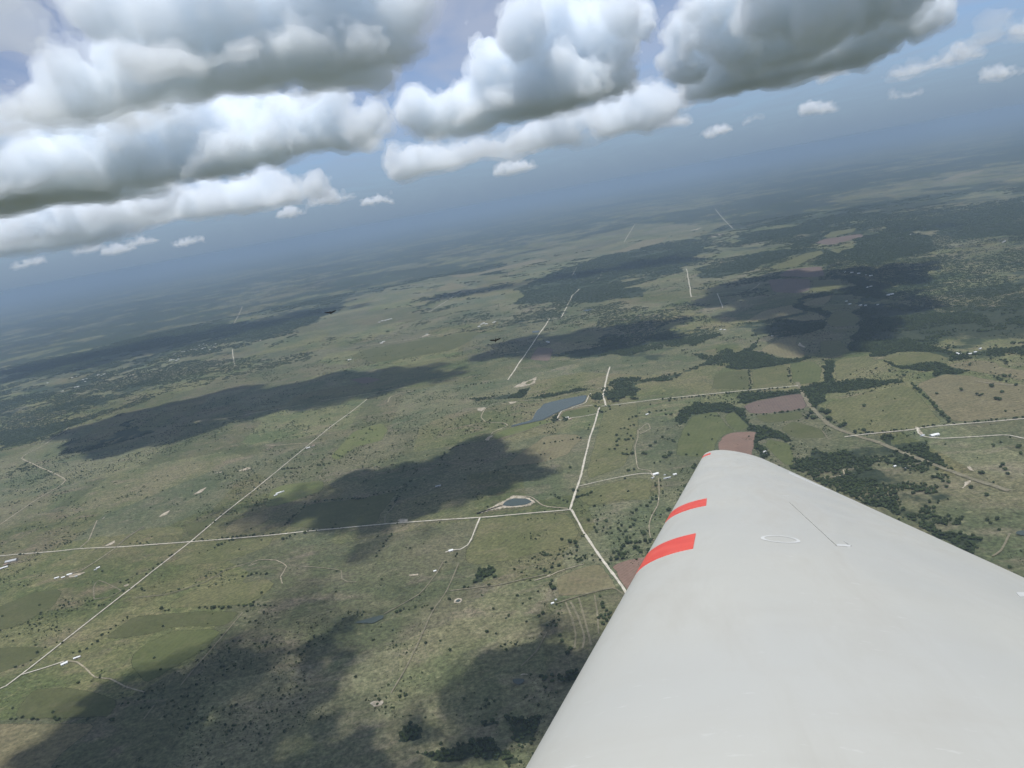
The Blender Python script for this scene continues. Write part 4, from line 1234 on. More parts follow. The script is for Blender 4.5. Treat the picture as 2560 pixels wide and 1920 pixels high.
# keep roads and water clear
CELLS = {}
for ctr, w in ROAD_PTS:
    for a, b_ in zip(ctr[:-1], ctr[1:]):
        for t in np.linspace(0, 1, max(2, int(np.hypot(*(b_ - a)) / 4))):
            q = a + (b_ - a) * t
            CELLS[(int(q[0] // 6), int(q[1] // 6))] = 1
RC = np.array(list(CELLS.keys()))
RKEY = np.unique(RC[:, 0].astype(np.int64) * 1000003 + RC[:, 1])
for k in STUFF:
    A_ = STUFF[k]
    key = np.floor(A_[:, 0] / 6).astype(np.int64) * 1000003 + np.floor(A_[:, 1] / 6).astype(np.int64)
    ok = ~np.isin(key, RKEY)
    for poly in POND_POLYS: ok &= ~pip(A_[:, :2], poly)
    STUFF[k] = A_[ok]
print('trees', {k: len(v_) for k, v_ in STUFF.items()}, round(time.time() - T0, 1))

# the 300 oaks that show largest are things of their own
WING_PX = np.array([(1290, 1990), (1770, 1118), (1850, 1110), (1920, 1140), (2600, 1440), (2600, 1990)])
A_ = STUFF['tree']
u_, v_, z_ = project(np.c_[A_[:, :2], A_[:, 2]])
vis = (u_ > 10) & (u_ < 2550) & (v_ > 0) & (v_ < 1905) & ~pip(np.c_[u_, v_], WING_PX)
size = np.where(vis, A_[:, 2] / z_, 0)
order = np.argsort(-size)[:300]
PLACES = [
    ('E 1110,600 1110,510 1280,500 1290,560 1180,610', 'live oak in the dense oval grove alone on the open green pasture'),
    ('F 350,420 1000,330 1000,600 850,640 560,640 430,700 360,600', 'live oak scattered on the pasture below the white roofed farmstead'),
    ('F 430,680 860,620 1000,700 900,900 600,920 500,780', 'live oak in the cluster above the red ploughed field'),
    ('E 600,1340 1000,1340 1450,1340 1500,1700 500,1700', 'dark live oak in the cloud shaded brush below the dry stock pond'),
    ('F 60,700 480,700 560,900 480,960 60,1000', 'live oak beside the cow path west of the forked gravel road'),
    ('F 480,1100 720,1100 660,1400 480,1420', 'live oak in the brush beside the terraced slope'),
    ('G 560,60 2300,-200 2300,1100 1900,1000 900,420', 'live oak in the brush belt on the far side of the wing'),
    ('F 0,-200 1300,-200 1300,330 400,420 0,540', 'live oak on the pastures between the lake and the farmstead'),
    ('E 0,0 1400,180 1000,1340 0,1400', 'live oak standing in the open range south of the long gravel road'),
    ('D 0,0 1700,0 1700,1800 0,1800', 'live oak in the hedgerows near the diagonal gravel road'),
]
PL = [(np.array([(CROPS[s_[0]][0] + float(t.split(',')[0]) / CROPS[s_[0]][2], CROPS[s_[0]][1] + float(t.split(',')[1]) / CROPS[s_[0]][2]) for t in s_.split()[1:]]), lab) for s_, lab in PLACES]
for k in order:
    x, y, r = A_[k]
    o = bpy.data.objects.new('live_oak', TREE_MESH[k % len(TREE_MESH)])
    o.location = (x, y, 0)
    o.rotation_euler = (0, 0, float(RNG.uniform(0, 6.28)))
    o.scale = (r, r, r)
    COL.objects.link(o)
    lab = 'live oak standing on the rangeland well away from the named groves'
    for poly, lb in PL:
        if pip(np.array([[u_[k], v_[k]]]), poly)[0]:
            lab = lb
            break
    tag(o, lab, 'tree', lab.replace('live oak', 'live oaks', 1))
keepm = np.ones(len(A_), bool); keepm[order] = False
STUFF['tree'] = A_[keepm]


def scatter(name, pts, meshes, label, zscale=1.0):
    """one object whose points carry trees (geometry nodes)"""
    src = bpy.data.collections.new(name + '_source')
    for k, me in enumerate(meshes):
        o = bpy.data.objects.new('%s_form_%d' % (name, k), me)
        src.objects.link(o)
    me = bpy.data.meshes.new(name)
    me.vertices.add(len(pts))
    V = np.c_[pts[:, :2], np.zeros(len(pts))].astype(np.float32)
    me.vertices.foreach_set('co', V.ravel())
    for nm_, typ, arr in (('tree_size', 'FLOAT', pts[:, 2]), ('tree_turn', 'FLOAT', RNG.uniform(0, 6.28, len(pts))), ('tree_form', 'INT', RNG.integers(0, len(meshes), len(pts)))):
        a = me.attributes.new(nm_, typ, 'POINT')
        a.data.foreach_set('value', arr.astype(np.float32 if typ == 'FLOAT' else np.int32))
    o = bpy.data.objects.new(name, me)
    COL.objects.link(o)
    ng = bpy.data.node_groups.new(name + '_nodes', 'GeometryNodeTree')
    ng.interface.new_socket('Geometry', in_out='INPUT', socket_type='NodeSocketGeometry')
    ng.interface.new_socket('Geometry', in_out='OUTPUT', socket_type='NodeSocketGeometry')
    N, L = ng.nodes, ng.links
    gi, go = N.new('NodeGroupInput'), N.new('NodeGroupOutput')
    ci = N.new('GeometryNodeCollectionInfo')
    ci.inputs['Collection'].default_value = src
    ci.inputs['Separate Children'].default_value = True
    ci.inputs['Reset Children'].default_value = True
    ip = N.new('GeometryNodeInstanceOnPoints')
    ip.inputs['Pick Instance'].default_value = True
    na = []
    for nm_, typ in (('tree_size', 'FLOAT'), ('tree_turn', 'FLOAT'), ('tree_form', 'INT')):
        x = N.new('GeometryNodeInputNamedAttribute'); x.data_type = typ
        x.inputs['Name'].default_value = nm_
        na.append(x)
    cs = N.new('ShaderNodeCombineXYZ')
    for k in range(2): L.new(na[0].outputs[0], cs.inputs[k])
    mz = N.new('ShaderNodeMath'); mz.operation = 'MULTIPLY'; mz.inputs[1].default_value = zscale
    L.new(na[0].outputs[0], mz.inputs[0]); L.new(mz.outputs[0], cs.inputs[2])
    cr = N.new('ShaderNodeCombineXYZ'); L.new(na[1].outputs[0], cr.inputs[2])
    L.new(gi.outputs[0], ip.inputs['Points'])
    L.new(ci.outputs[0], ip.inputs['Instance'])
    L.new(na[2].outputs[0], ip.inputs['Instance Index'])
    L.new(cr.outputs[0], ip.inputs['Rotation'])
    L.new(cs.outputs[0], ip.inputs['Scale'])
    L.new(ip.outputs[0], go.inputs[0])
    md = o.modifiers.new('scatter', 'NODES'); md.node_group = ng
    tag(o, label, 'woodland', kind='stuff')
    return o


scatter('woodland', STUFF['tree'], TREE_MESH, 'loose oak woods and hedgerow trees spread over the nearer rangeland')
scatter('far_woodland', STUFF['clump'], CLUMP_MESH, 'dark far woods along the river and on the distant slopes')
scatter('brush', STUFF['bush'], BUSH_MESH, 'low dark brush dotted over the open rangeland')
print('scatter', round(time.time() - T0, 1))


# ------------------------------------------------------------------ farm buildings
def plain_mat(name, col, rough=0.6, var=0.12, scale=0.6):
    mt, n, l, b = new_mat(name)
    v = world_pos(n, l, (1, 1, 1))
    c = mixc(n, l, ramp(n, l, noise(n, l, v, scale, 5, 0.6), 0.35, 0.7), tuple(k * (1 - var) for k in col), tuple(min(1, k * (1 + var)) for k in col))
    l.new(c, b.inputs['Base Color'])
    b.inputs['Roughness'].default_value = rough
    return mt


ROOF = {'white': plain_mat('white_metal_roof', (0.72, 0.72, 0.70), 0.45), 'grey': plain_mat('grey_metal_roof', (0.42, 0.43, 0.43), 0.5), 'rust': plain_mat('rusty_roof', (0.30, 0.20, 0.15), 0.7), 'dark': plain_mat('dark_shingle_roof', (0.13, 0.12, 0.115), 0.8)}
WALL = {'white': plain_mat('white_boards', (0.62, 0.60, 0.56), 0.7), 'tan': plain_mat('tan_siding', (0.42, 0.36, 0.28), 0.7), 'grey': plain_mat('grey_siding', (0.36, 0.36, 0.35), 0.7)}
M_DOOR = plain_mat('dark_door', (0.09, 0.08, 0.075), 0.6)


def poly_obj(name, V, F, mat, parent):
    me = bpy.data.meshes.new(name)
    me.from_pydata([tuple(map(float, x)) for x in V], [], F)
    me.materials.append(mat)
    o = bpy.data.objects.new(name, me)
    COL.objects.link(o)
    o.parent = parent
    return o


def building(name, where, L_, W_, H_, rot, roof, wall, label, group=None, pitch=0.35, cat=None):
    p = gp(where)[0]
    root = bpy.data.objects.new(name, None)
    root.empty_display_size = 5
    COL.objects.link(root)
    root.location = (p[0], p[1], 0)
    root.rotation_euler = (0, 0, math.radians(rot))
    x, y, rz = L_ / 2, W_ / 2, H_ + W_ / 2 * pitch
    V = [(-x, -y, 0), (x, -y, 0), (x, y, 0), (-x, y, 0), (-x, -y, H_), (x, -y, H_), (x, y, H_), (-x, y, H_), (-x, 0, rz), (x, 0, rz)]
    poly_obj('wall', V, [(0, 1, 5, 4), (2, 3, 7, 6), (1, 2, 6, 9, 5), (3, 0, 4, 8, 7), (3, 2, 1, 0)], WALL[wall], root)
    e, t = 0.5, 0.25
    hx, hy, dz = x + e, y + e, e * pitch
    V = [(-hx, -hy, H_ - dz), (hx, -hy, H_ - dz), (hx, 0, rz), (-hx, 0, rz), (-hx, hy, H_ - dz), (hx, hy, H_ - dz)]
    V2 = V + [(a, b_, c_ + t) for a, b_, c_ in V]
    F = [(0, 3, 2, 1), (3, 4, 5, 2), (6, 7, 8, 9), (9, 8, 11, 10), (0, 1, 7, 6), (5, 4, 10, 11), (1, 2, 8, 7), (2, 5, 11, 8), (4, 3, 9, 10), (3, 0, 6, 9)]
    V2 = [(a, b_, c_ + 0.02) for a, b_, c_ in V2]
    poly_obj('roof', V2, F, ROOF[roof], root)
    dw, dh = min(4.0, L_ * 0.16), min(3.4, H_ * 0.8)
    V = [(-dw / 2, -y - 0.08, 0.02), (dw / 2, -y - 0.08, 0.02), (dw / 2, -y - 0.08, dh), (-dw / 2, -y - 0.08, dh), (-dw / 2, -y + 0.05, 0.02), (dw / 2, -y + 0.05, 0.02), (dw / 2, -y + 0.05, dh), (-dw / 2, -y + 0.05, dh)]
    poly_obj('door', V, [(0, 1, 2, 3), (5, 4, 7, 6), (1, 5, 6, 2), (4, 0, 3, 7), (3, 2, 6, 7)], M_DOOR, root)
    if name != 'shed' and L_ > 11:
        for sx in (-0.32, 0.32):
            cx_ = sx * L_
            V = [(cx_ - 0.7, -y - 0.06, 1.1), (cx_ + 0.7, -y - 0.06, 1.1), (cx_ + 0.7, -y - 0.06, 2.3), (cx_ - 0.7, -y - 0.06, 2.3), (cx_ - 0.7, -y + 0.05, 1.1), (cx_ + 0.7, -y + 0.05, 1.1), (cx_ + 0.7, -y + 0.05, 2.3), (cx_ - 0.7, -y + 0.05, 2.3)]
            poly_obj('window', V, [(0, 1, 2, 3), (1, 5, 6, 2), (4, 0, 3, 7), (3, 2, 6, 7), (1, 0, 4, 5)], M_DOOR, root)
    tag(root, label, cat or {'house': 'house', 'barn': 'barn', 'shed': 'shed'}[name], group)
    return root


building('house', 'F 937,294', 22, 13, 4, 15, 'white', 'white', 'white roofed farmhouse at the end of the straight white drive')
building('shed', 'F 1017,321', 26, 7, 3.5, 5, 'grey', 'grey', 'long low grey shed beside the white roofed farmhouse')
building('shed', 'F 1070,297', 13, 9, 4, 10, 'white', 'white', 'white shed standing apart from the farmstead')
building('shed', 'F 1000,300', 6, 5, 3, 20, 'grey', 'white', 'tiny shed between farmhouse and the white shed apart')
building('shed', 'F 915,322', 9, 6, 3, 40, 'grey', 'tan', 'small tan shed by the farmstead gate')
building('barn', 'D 68,470', 42, 20, 6, 8, 'grey', 'tan', 'large grey roofed ranch barn below the long gravel road')
building('shed', 'D 22,508', 30, 10, 4, 25, 'white', 'grey', 'pale open shed in the pens next to the large ranch barn')
building('shed', 'D 35,490', 16, 8, 4, 15, 'rust', 'grey', 'rusty shed in the pens next to the large ranch barn')
building('house', 'D 402,546', 17, 10, 3.5, 10, 'white', 'white', 'white ranch house in the pale yard on the dirt track')
building('shed', 'D 328,566', 15, 8, 3.5, 20, 'white', 'white', 'white shed farthest from the yard of the ranch sheds')
building('shed', 'D 366,563', 12, 8, 3.5, 15, 'white', 'tan', 'white topped tan shed next to the ranch house')
building('shed', 'D 440,557', 8, 6, 3, 10, 'grey', 'white', 'little grey topped shed by the ranch yard')
building('shed', 'D 566,508', 12, 8, 3.5, 35, 'white', 'white', 'white shed in the pen north of the ranch track')
building('shed', 'D 550,519', 9, 5, 3, 35, 'grey', 'white', 'grey topped shed in the pen north of the ranch track')
building('house', 'D 372,1060', 17, 11, 3.5, 35, 'white', 'white', 'lone white house at the end of a short drive')
building('shed', 'D 445,1026', 18, 7, 3.5, 20, 'white', 'tan', 'long white shed up the slope from the lone house')
building('barn', 'D 1605,78', 22, 10, 4.5, 30, 'white', 'white', 'white barn in the shaded farmyard off the diagonal road')
building('shed', 'D 1588,90', 14, 8, 3.5, 30, 'white', 'white', 'white shed lower in the shaded farmyard')
building('house', 'D 1627,70', 15, 9, 3.5, 30, 'grey', 'white', 'grey roofed house in the shaded farmyard')
building('house', 'E 985,409', 14, 10, 3.5, 12, 'white', 'white', 'white house where the curving driveway ends')
building('shed', 'E 893,527', 8, 6, 3, 10, 'white', 'tan', 'tiny shed below the curving driveway')
building('shed', 'E 1570,713', 8, 5, 3, 15, 'white', 'white', 'tiny white shed above the terraced slope')
building('shed', 'E 1590,693', 5, 4, 3, 15, 'grey', 'white', 'smallest grey shed above the terraced slope')
building('barn', 'E 912,38', 22, 8, 4, 8, 'grey', 'tan', 'grey barn at the end of the faint track in shaded fields')
building('barn', 'C 1696,1358', 30, 15, 5, 5, 'white', 'white', 'big white barn on the farm lane by the tree lined road')
building('house', 'C 1627,1360', 14, 10, 3.5, 20, 'grey', 'white', 'grey roofed house by the pale gateway of the farm lane')
building('house', 'C 40,1237', 13, 9, 3.5, 10, 'white', 'tan', 'white roofed house under trees near the creek')
building('house', 'G 418,196', 12, 9, 3.5, 10, 'white', 'white', 'white house tucked in trees behind the wing tip')
building('shed', 'G 432,204', 9, 6, 3, 30, 'white', 'white', 'white shed tucked in trees behind the wing tip')
building('barn', 'C 1440,548', 45, 20, 6, 5, 'white', 'white', 'large white barn on the edge of the far river woods')
building('house', 'C 1208,601', 18, 12, 4, 10, 'white', 'white', 'white house at the end of the lane between river fields')
building('shed', 'C 1188,585', 14, 9, 4, 10, 'white', 'white', 'white shed near the lane between river fields')
building('house', 'C 465,748', 16, 10, 4, 10, 'white', 'white', 'white house west of the long pale hay field')
building('shed', 'C 487,750', 14, 8, 4, 10, 'white', 'tan', 'white topped shed west of the long pale hay field')
building('shed', 'C 763,783', 14, 8, 4, 20, 'white', 'white', 'white shed in the woods above the tan stubble field')
building('shed', 'G 1318,295', 9, 6, 3, 20, 'white', 'white', 'white shed in the brush near the pipeline strip')
building('shed', 'G 1397,306', 8, 6, 3, 50, 'grey', 'white', 'grey shed at the faint link track')
building('house', 'I 1205,803', 15, 11, 4, 10, 'white', 'white', 'white lake farmhouse beside a dark grove')
building('shed', 'I 1258,822', 9, 6, 3, 40, 'rust', 'tan', 'rusty shed in the lake farmyard')
building('shed', 'A 2130,1440', 20, 10, 4, 30, 'white', 'tan', 'pale shed in the farmyard on the diagonal road')
building('house', 'A 2165,1425', 16, 10, 4, 30, 'rust', 'white', 'rusty roofed house in the farmyard on the diagonal road')
building('shed', 'B 205,830', 30, 12, 5, 10, 'white', 'white', 'far white shed below the teal green field')
FAR = [('A 1210,790 1260,775 1275,772 1300,768 1330,760 1345,758 1365,757 1400,752 1405,722 1415,748 1430,724 1460,735 1480,738 1490,722 1380,730 1450,760 1180,832 1200,828 1220,835 1235,825', 'pale roofed house in the settlement by the upright far road', 22),
       ('A 500,955 530,945 560,975 575,968 590,980 600,960 655,945 680,935 700,940 720,930 330,990 430,1048 520,1020 540,1015', 'pale roofed house in the western woods settlement', 20),
       ('B 410,570 430,560 450,558 470,553 490,548 1100,600 1115,585 1130,578 1150,582 1200,572 1210,568 425,715 440,705 740,655 1570,705 1580,710', 'pale shed in the far ranch yards past the straight lane', 20),
       ('C 1180,418 1220,420 1260,425 1300,435 1330,438 1310,505 1330,500 1270,608 1300,610 1370,605 1900,890 1930,880 1960,860 1830,885 1500,190 1560,200 910,230 2100,240 2090,245 1840,890', 'pale roofed house among the far eastern woods', 18)]
for s_, lab, size_ in FAR:
    cur = s_.split()[0]
    for tok in s_.split()[1:]:
        k = RNG.uniform(0.7, 1.3)
        building('house', cur + ' ' + tok, size_ * k, size_ * 0.6 * k, 5, float(RNG.uniform(-30, 40)), 'white', 'white', lab, lab.replace('house', 'houses').replace('shed', 'sheds'))
print('buildings', round(time.time() - T0, 1))

# ------------------------------------------------------------------ two vultures gliding below eye level
M_FEATHER, n, l, b = new_mat('black_feathers')
l.new(mixc(n, l, noise(n, l, world_pos(n, l, (1, 1, 1)), 9.0, 4), (0.006, 0.006, 0.007), (0.014, 0.013, 0.012)), b.inputs['Base Color'])
b.inputs['Roughness'].default_value = 0.95; b.inputs['Specular IOR Level'].default_value = 0.05


def vulture(u, v, dist, span, roll, heading, label, asym=0.0, pitch=-21.0):
    """one continuous mesh: lofted body with tail, two raised fingered wings"""
    V, F = [], []
    # body along +y (beak) : rings
    prof = [(-0.40, 0.030, 0.010), (-0.26, 0.055, 0.022), (-0.12, 0.085, 0.07), (0.05, 0.10, 0.095), (0.20, 0.07, 0.07), (0.28, 0.038, 0.040), (0.34, 0.036, 0.038), (0.40, 0.014, 0.016)]
    k = 10
    for y, rx, rz in prof:
        for i in range(k):
            a = 2 * math.pi * i / k
            V.append((rx * math.cos(a), y, rz * math.sin(a) + (0.01 if y > 0.25 else 0)))
    for j in range(len(prof) - 1):
        for i in range(k):
            a, c_ = j * k + i, j * k + (i + 1) % k
            F.append((a, c_, c_ + k, a + k))
    F.append(tuple(range(k))[::-1]); F.append(tuple(range((len(prof) - 1) * k, len(prof) * k)))
    # tail fan
    off = len(V)
    for x, y in ((-0.05, -0.30), (0.05, -0.30), (0.12, -0.56), (0.04, -0.60), (-0.04, -0.60), (-0.12, -0.56)):
        V += [(x, y, 0.012), (x, y, -0.008)]
    F.append((off, off + 2, off + 4, off + 6, off + 8, off + 10)); F.append((off + 11, off + 9, off + 7, off + 5, off + 3, off + 1))
    for i in range(6):
        j = (i + 1) % 6
        F.append((off + 2 * i, off + 2 * i + 1, off + 2 * j + 1, off + 2 * j))
    for s_ in (-1, 1):
        h = span / 2
        lift = 1.0 + s_ * asym
        st = [(0.05, 0.17, -0.14, 0.03), (0.18, 0.20, -0.20, 0.10), (0.38, 0.22, -0.20, 0.17), (0.60, 0.16, -0.22, 0.17), (0.74, 0.10, -0.20, 0.20)]
        off = len(V)
        for x, yl, yt, z in st:
            X = s_ * x * h
            zz = z * lift
            V += [(X, yl, zz), (X, (yl * 0.65 + yt * 0.35), zz + 0.03), (X, yt, zz + 0.004), (X, (yl + yt) / 2, zz - 0.012)]
        for j in range(len(st) - 1):
            for i in range(4):
                a, c_ = off + j * 4 + i, off + j * 4 + (i + 1) % 4
                F.append((a, c_, c_ + 4, a + 4))
        F.append((off, off + 3, off + 2, off + 1))
        e = off + (len(st) - 1) * 4
        F.append((e, e + 1, e + 2, e + 3))
        for q in range(5):      # separate finger feathers
            y0 = 0.09 - q * 0.065
            x0, z0 = 0.72 * h * s_, 0.195 * lift
            x1 = s_ * h * (1.0 - 0.025 * abs(q - 1.5)); z1 = (0.25 + 0.02 * (2 - q)) * lift
            o2 = len(V)
            V += [(x0, y0 + 0.028, z0 + 0.006), (x0, y0 - 0.028, z0 + 0.006), (x1, y0 - 0.02 - q * 0.02, z1), (x0, y0 + 0.028, z0 - 0.008), (x0, y0 - 0.028, z0 - 0.008), (x1, y0 - 0.005 - q * 0.02, z1 - 0.006)]
            F += [(o2, o2 + 1, o2 + 2), (o2 + 5, o2 + 4, o2 + 3), (o2, o2 + 2, o2 + 5, o2 + 3), (o2 + 1, o2 + 4, o2 + 5, o2 + 2), (o2, o2 + 3, o2 + 4, o2 + 1)]
    me = bpy.data.meshes.new('vulture')
    me.from_pydata([tuple(map(float, x)) for x in V], [], F)
    me.materials.append(M_FEATHER)
    o = bpy.data.objects.new('vulture', me)
    COL.objects.link(o)
    d = ray(u, v)
    o.location = CPOS + d * dist
    o.rotation_euler = (math.radians(pitch), math.radians(roll), math.radians(heading))
    tag(o, label, 'bird', 'vultures gliding below the aircraft')
    return o


vulture(827, 783, 104, 1.75, 5, 196, 'black vulture in flight with one wing dropped, farther from the straight far road', 0.35)
vulture(1239, 852, 104, 1.75, 2, 172, 'black vulture in flight with both wings in a shallow V, over the shaded range')

# ------------------------------------------------------------------ the glider's wing
def cam_pt(u, v, z):
    return CPOS + ray(u, v) * z


L0, L1 = cam_pt(1322, 1920, 0.9), cam_pt(1764, 1130, 8.0)
SP = L1 - L0
LS = np.linalg.norm(SP); SP = SP / LS
CH = 0.95 * CX - 0.03 * CY
CH = CH - SP * (CH @ SP); CH /= np.linalg.norm(CH)
NU = np.cross(CH, SP)
if NU @ CY < 0: NU = -NU
S_TIP = 7.05


def chord_at(s):
    c_ = 1.225 - 0.0965 * s
    e = (s - (S_TIP - 0.28)) / 0.28
    if e > 0: c_ *= math.sqrt(max(0.0, 1 - 0.72 * e * e))
    return c_


def sect(x):
    """upper and lower surface heights of the aerofoil at chord fraction x"""
    th = 5 * 0.150 * (0.2969 * math.sqrt(max(x, 0)) - 0.1260 * x - 0.3516 * x * x + 0.2843 * x ** 3 - 0.1036 * x ** 4)
    cm = 0.04 * (2 * 0.4 * x - x * x) / 0.16 if x < 0.4 else 0.04 * ((1 - 0.8) + 0.8 * x - x * x) / 0.36
    return cm + th, cm - th


def wing_pt(s, x, up=True, off=0.0):
    c_ = chord_at(s)
    e = max(0.0, (s - (S_TIP - 0.28)) / 0.28)
    lead = 0.10 * e * e
    yu, yl = sect(x)
    k = 1.0 if e <= 0 else math.sqrt(max(0.02, 1 - 0.9 * e * e))
    h = (yu if up else yl) * c_ * k
    return L0 + SP * s + CH * (lead + x * c_) + NU * (h + off)


XS = [0.5 * (1 - math.cos(math.pi * t)) for t in np.linspace(0, 1, 41)]
SS = list(np.linspace(-1.4, S_TIP - 0.3, 90)) + list(S_TIP - 0.28 + 0.28 * np.sin(np.linspace(0, math.pi / 2, 14)))
M_WING, n, l, b = new_mat('weathered_white_gelcoat')
tc = nd(n, 'ShaderNodeTexCoord')
mp1 = nd(n, 'ShaderNodeMapping'); mp1.inputs['Scale'].default_value = (2.2, 5.0, 1.0); l.new(tc.outputs['Object'], mp1.inputs[0])
mp2 = nd(n, 'ShaderNodeMapping'); mp2.inputs['Scale'].default_value = (2.5, 0.5, 1.0); mp2.inputs['Rotation'].default_value = (0, 0, 0.35); l.new(tc.outputs['Object'], mp2.inputs[0])
st1 = noise(n, l, mp1.outputs[0], 1.6, 6, 0.65, 0.3)
st2 = noise(n, l, mp2.outputs[0], 2.2, 6, 0.6, 0.5)
c = mixc(n, l, ramp(n, l, noise(n, l, tc.outputs['Object'], 1.4, 4, 0.5), 0.35, 0.65), (0.460, 0.458, 0.420), (0.480, 0.473, 0.424))
c = mixc(n, l, ramp(n, l, st1, 0.48, 0.80, 0.0, 0.34), c, (0.42, 0.40, 0.35))
c = mixc(n, l, ramp(n, l, st2, 0.44, 0.78, 0.0, 0.75), c, (0.40, 0.385, 0.335))
sc = noise(n, l, mp1.outputs[0], 9.0, 3, 0.7)
c = mixc(n, l, ramp(n, l, sc, 0.64, 0.74, 0.0, 0.20), c, (0.72, 0.72, 0.70))
l.new(c, b.inputs['Base Color'])
l.new(ramp(n, l, st2, 0.3, 0.8, 0.38, 0.55), b.inputs['Roughness'])
b.inputs['Specular IOR Level'].default_value = 0.35

wing = bpy.data.objects.new('glider_wing', None)
COL.objects.link(wing)
WM = Matrix.Identity(4)
WO = L0 + SP * 0.0
for i, ax in enumerate((CH, SP, NU)):
    for k in range(3): WM[k][i] = ax[k]
    WM[i][3] = WO[i]
wing.matrix_world = WM
BAS = np.stack([CH, SP, NU], 1)


def to_wing(P):
    return (np.asarray(P) - WO) @ BAS


V, F = [], []
loop = [(x, True) for x in XS] + [(x, False) for x in XS[::-1][1:-1]]
for s in SS:
    for x, up in loop:
        V.append(to_wing(wing_pt(s, x, up)))
m_ = len(loop)
for j in range(len(SS) - 1):
    for i in range(m_):
        a, c_ = j * m_ + i, j * m_ + (i + 1) % m_
        F.append((a, c_, c_ + m_, a + m_))
tipv = len(V)
V.append(to_wing(np.mean([wing_pt(S_TIP, x, up) for x, up in loop], 0)))
for i in range(m_):
    a, c_ = (len(SS) - 1) * m_ + i, (len(SS) - 1) * m_ + (i + 1) % m_
    F.append((a, c_, tipv))
F.append(tuple(range(m_))[::-1])
skin = poly_obj('wing_skin', V, F, M_WING, wing)
skin.data.polygons.foreach_set('use_smooth', np.ones(len(skin.data.polygons), bool))
import bmesh
bm = bmesh.new(); bm.from_mesh(skin.data); bmesh.ops.recalc_face_normals(bm, faces=bm.faces); bm.to_mesh(skin.data); bm.free()
tag(wing, 'white glider wing with three red strips on its leading edge', 'wing')

# lookup of photo pixel -> place on the wing's upper surface
GS = np.linspace(-0.6, S_TIP - 0.02, 700); GX = np.array([0.5 * (1 - math.cos(math.pi * t)) for t in np.linspace(0, 1, 241)])
GP = np.array([[wing_pt(s, x) for x in GX] for s in GS])
gu, gv, gz = project(GP.reshape(-1, 3))


def wing_sx(u, v):
    k = int(np.argmin((gu - u) ** 2 + (gv - v) ** 2 + (gz * 0.02)))
    return GS[k // len(GX)], GX[k % len(GX)]


def patch(name, corners, mat, off=0.0012, nu=8, nv=8, px=True, thick=0.0012):
    """a thin plate laid on the wing: corners in photo pixels (or span, chord) a-b-c-d"""
    Q = np.array([wing_sx(*c_) if px else c_ for c_ in corners], float)
    V, F = [], []
    for i in range(nu + 1):
        for j in range(nv + 1):
            a, b_ = i / nu, j / nv
            sx = (Q[0] * (1 - a) + Q[1] * a) * (1 - b_) + (Q[3] * (1 - a) + Q[2] * a) * b_
            V.append(to_wing(wing_pt(sx[0], max(0.0, sx[1]), True, off)))
    top = len(V)
    for i in range(nu):
        for j in range(nv):
            a = i * (nv + 1) + j
            F.append((a, a + nv + 1, a + nv + 2, a + 1))
    V += [(p[0], p[1], p[2] - off - thick) for p in V]
    for i in range(nu):
        F.append((i * (nv + 1), (i + 1) * (nv + 1), top + (i + 1) * (nv + 1), top + i * (nv + 1)))
        F.append((i * (nv + 1) + nv, top + i * (nv + 1) + nv, top + (i + 1) * (nv + 1) + nv, (i + 1) * (nv + 1) + nv))
    for j in range(nv):
        F.append((j, top + j, top + j + 1, j + 1))
        k = nu * (nv + 1)
        F.append((k + j, k + j + 1, top + k + j + 1, top + k + j))
    o = poly_obj(name, V, F, mat, wing)
    b2 = bmesh.new(); b2.from_mesh(o.data); bmesh.ops.recalc_face_normals(b2, faces=b2.faces); b2.to_mesh(o.data); b2.free()
    return o


M_RED, n, l, b = new_mat('red_tape')
tcr = nd(n, 'ShaderNodeTexCoord')
l.new(mixc(n, l, ramp(n, l, noise(n, l, tcr.outputs['Object'], 14, 4), 0.35, 0.7), (0.66, 0.065, 0.045), (0.72, 0.095, 0.065)), b.inputs['Base Color'])
b.inputs['Roughness'].default_value = 0.45
M_SEAM = plain_mat('dark_seam', (0.30, 0.30, 0.285), 0.8, 0.2, 30)
M_TAPE = plain_mat('white_seal_tape', (0.60, 0.60, 0.575), 0.4, 0.05, 8)


def red_strip(p_near_top, p_far_top):
    (s0, x0), (s1, x1) = wing_sx(*p_near_top), wing_sx(*p_far_top)
    xm = 0.5 * (x0 + x1)
    o = patch('red_strip', [(s0, 0.0), (s1, 0.0), (s1, xm), (s0, xm)], M_RED, 0.0015, 6, 26, px=False)
    return o


red_strip((1733, 1370), (1737, 1335))
red_strip((1767, 1264), (1767, 1247))
patch('red_strip', [(6.05, 0.0), (6.38, 0.0), (6.38, 0.13), (6.05, 0.13)], M_RED, 0.0015, 6, 20, px=False)
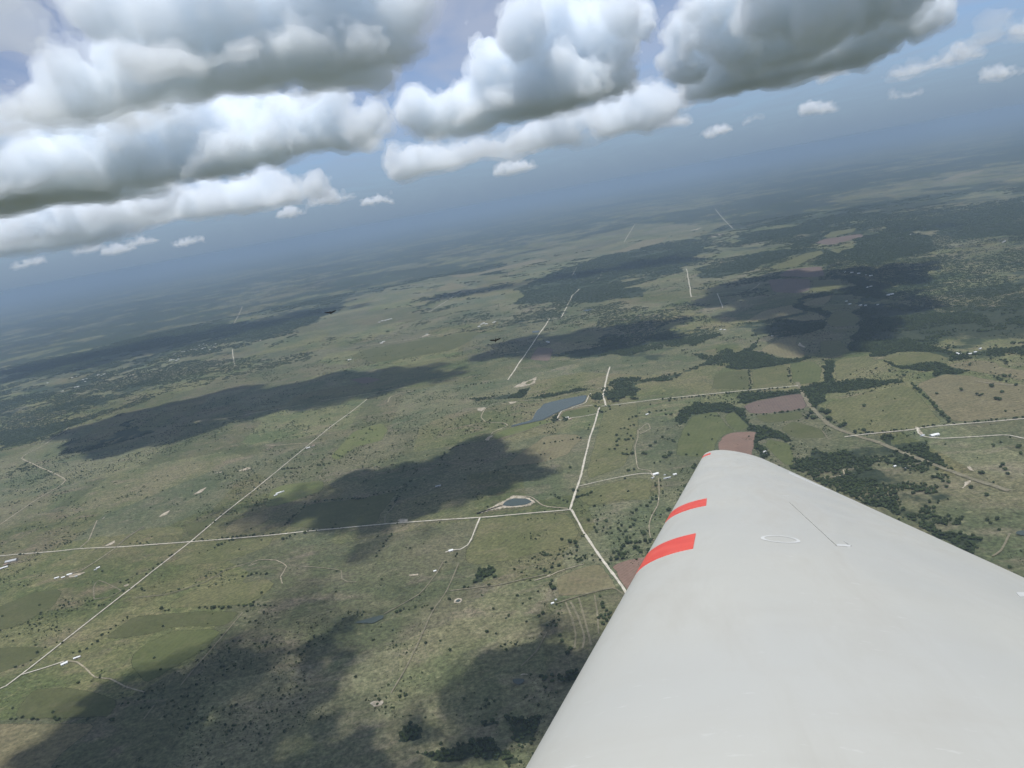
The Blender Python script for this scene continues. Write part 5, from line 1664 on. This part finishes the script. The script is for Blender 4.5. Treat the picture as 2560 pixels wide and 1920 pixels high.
# air brake cap, its hinge seam, patches and seal tape
patch('air_brake_panel', [(1976, 1257), (2092, 1366), (2126, 1367), (2003, 1256)], M_WING, 0.0010, 20, 4)
patch('panel_seam', [(1974, 1256), (2091, 1366), (2092.3, 1366), (1975, 1256)], M_SEAM, 0.0016, 20, 1)
patch('panel_seam', [(2107, 1354), (2125, 1366), (2127, 1366), (2109, 1354)], M_SEAM, 0.0016, 4, 1)
patch('panel_edge', [(2092, 1366), (2127, 1368), (2127, 1364), (2092, 1362)], M_TAPE, 0.0018, 6, 1)
patch('seal_tape', [(1972, 1180), (2070, 1224), (2071, 1227), (1973, 1184)], M_TAPE, 0.0012, 16, 1)
patch('panel_edge', [(1955, 1239), (1973, 1240), (1973, 1242), (1955, 1241)], M_TAPE, 0.0014, 4, 1)
# worn ring where a fitting was filled
c0 = wing_sx(1952, 1348)
ra, rb = wing_sx(1996, 1349), wing_sx(1952, 1341)
RS, RX = abs(rb[0] - c0[0]) + 0.004, abs(ra[1] - c0[1])
V, F = [], []
for k_ in range(48):
    a = 2 * math.pi * k_ / 48
    for q in (0.82, 1.0):
        V.append(to_wing(wing_pt(c0[0] + RS * q * math.sin(a), c0[1] + RX * q * math.cos(a), True, 0.0006)))
for k_ in range(48):
    j = (k_ + 1) % 48
    F.append((2 * k_, 2 * j, 2 * j + 1, 2 * k_ + 1))
poly_obj('filler_ring', V, F, plain_mat('filled_spot', (0.66, 0.66, 0.63), 0.4, 0.05, 20), wing)
patch('white_fleck', [(2540, 1482), (2550, 1494), (2585, 1492), (2575, 1480)], M_TAPE, 0.0015, 3, 3)  # small white fleck laid on the wing skin
print('wing', round(time.time() - T0, 1))

# ------------------------------------------------------------------ the hazy air
M_HAZE = bpy.data.materials.new('haze_air')
M_HAZE.use_nodes = True
n, l = M_HAZE.node_tree.nodes, M_HAZE.node_tree.links
n.clear()
ho = n.new('ShaderNodeOutputMaterial')
hv = n.new('ShaderNodeVolumePrincipled')
hv.inputs['Color'].default_value = (0.385, 0.51, 0.66, 1)
hv.inputs['Density'].default_value = 4.3e-5
l.new(hv.outputs[0], ho.inputs['Volume'])
R_ = 158000.0
za, zb = -1.0, CAM_H + 12.0
o = mesh_object('haze', [(-R_, -R_, za), (R_, -R_, za), (R_, R_, za), (-R_, R_, za), (-R_, -R_, zb), (R_, -R_, zb), (R_, R_, zb), (-R_, R_, zb)],
                [(3, 2, 1, 0), (4, 5, 6, 7), (0, 1, 5, 4), (1, 2, 6, 5), (2, 3, 7, 6), (3, 0, 4, 7)], None, M_HAZE)
tag(o, 'pale blue haze filling the air over the plain', 'haze', kind='stuff')
print('done', round(time.time() - T0, 1))
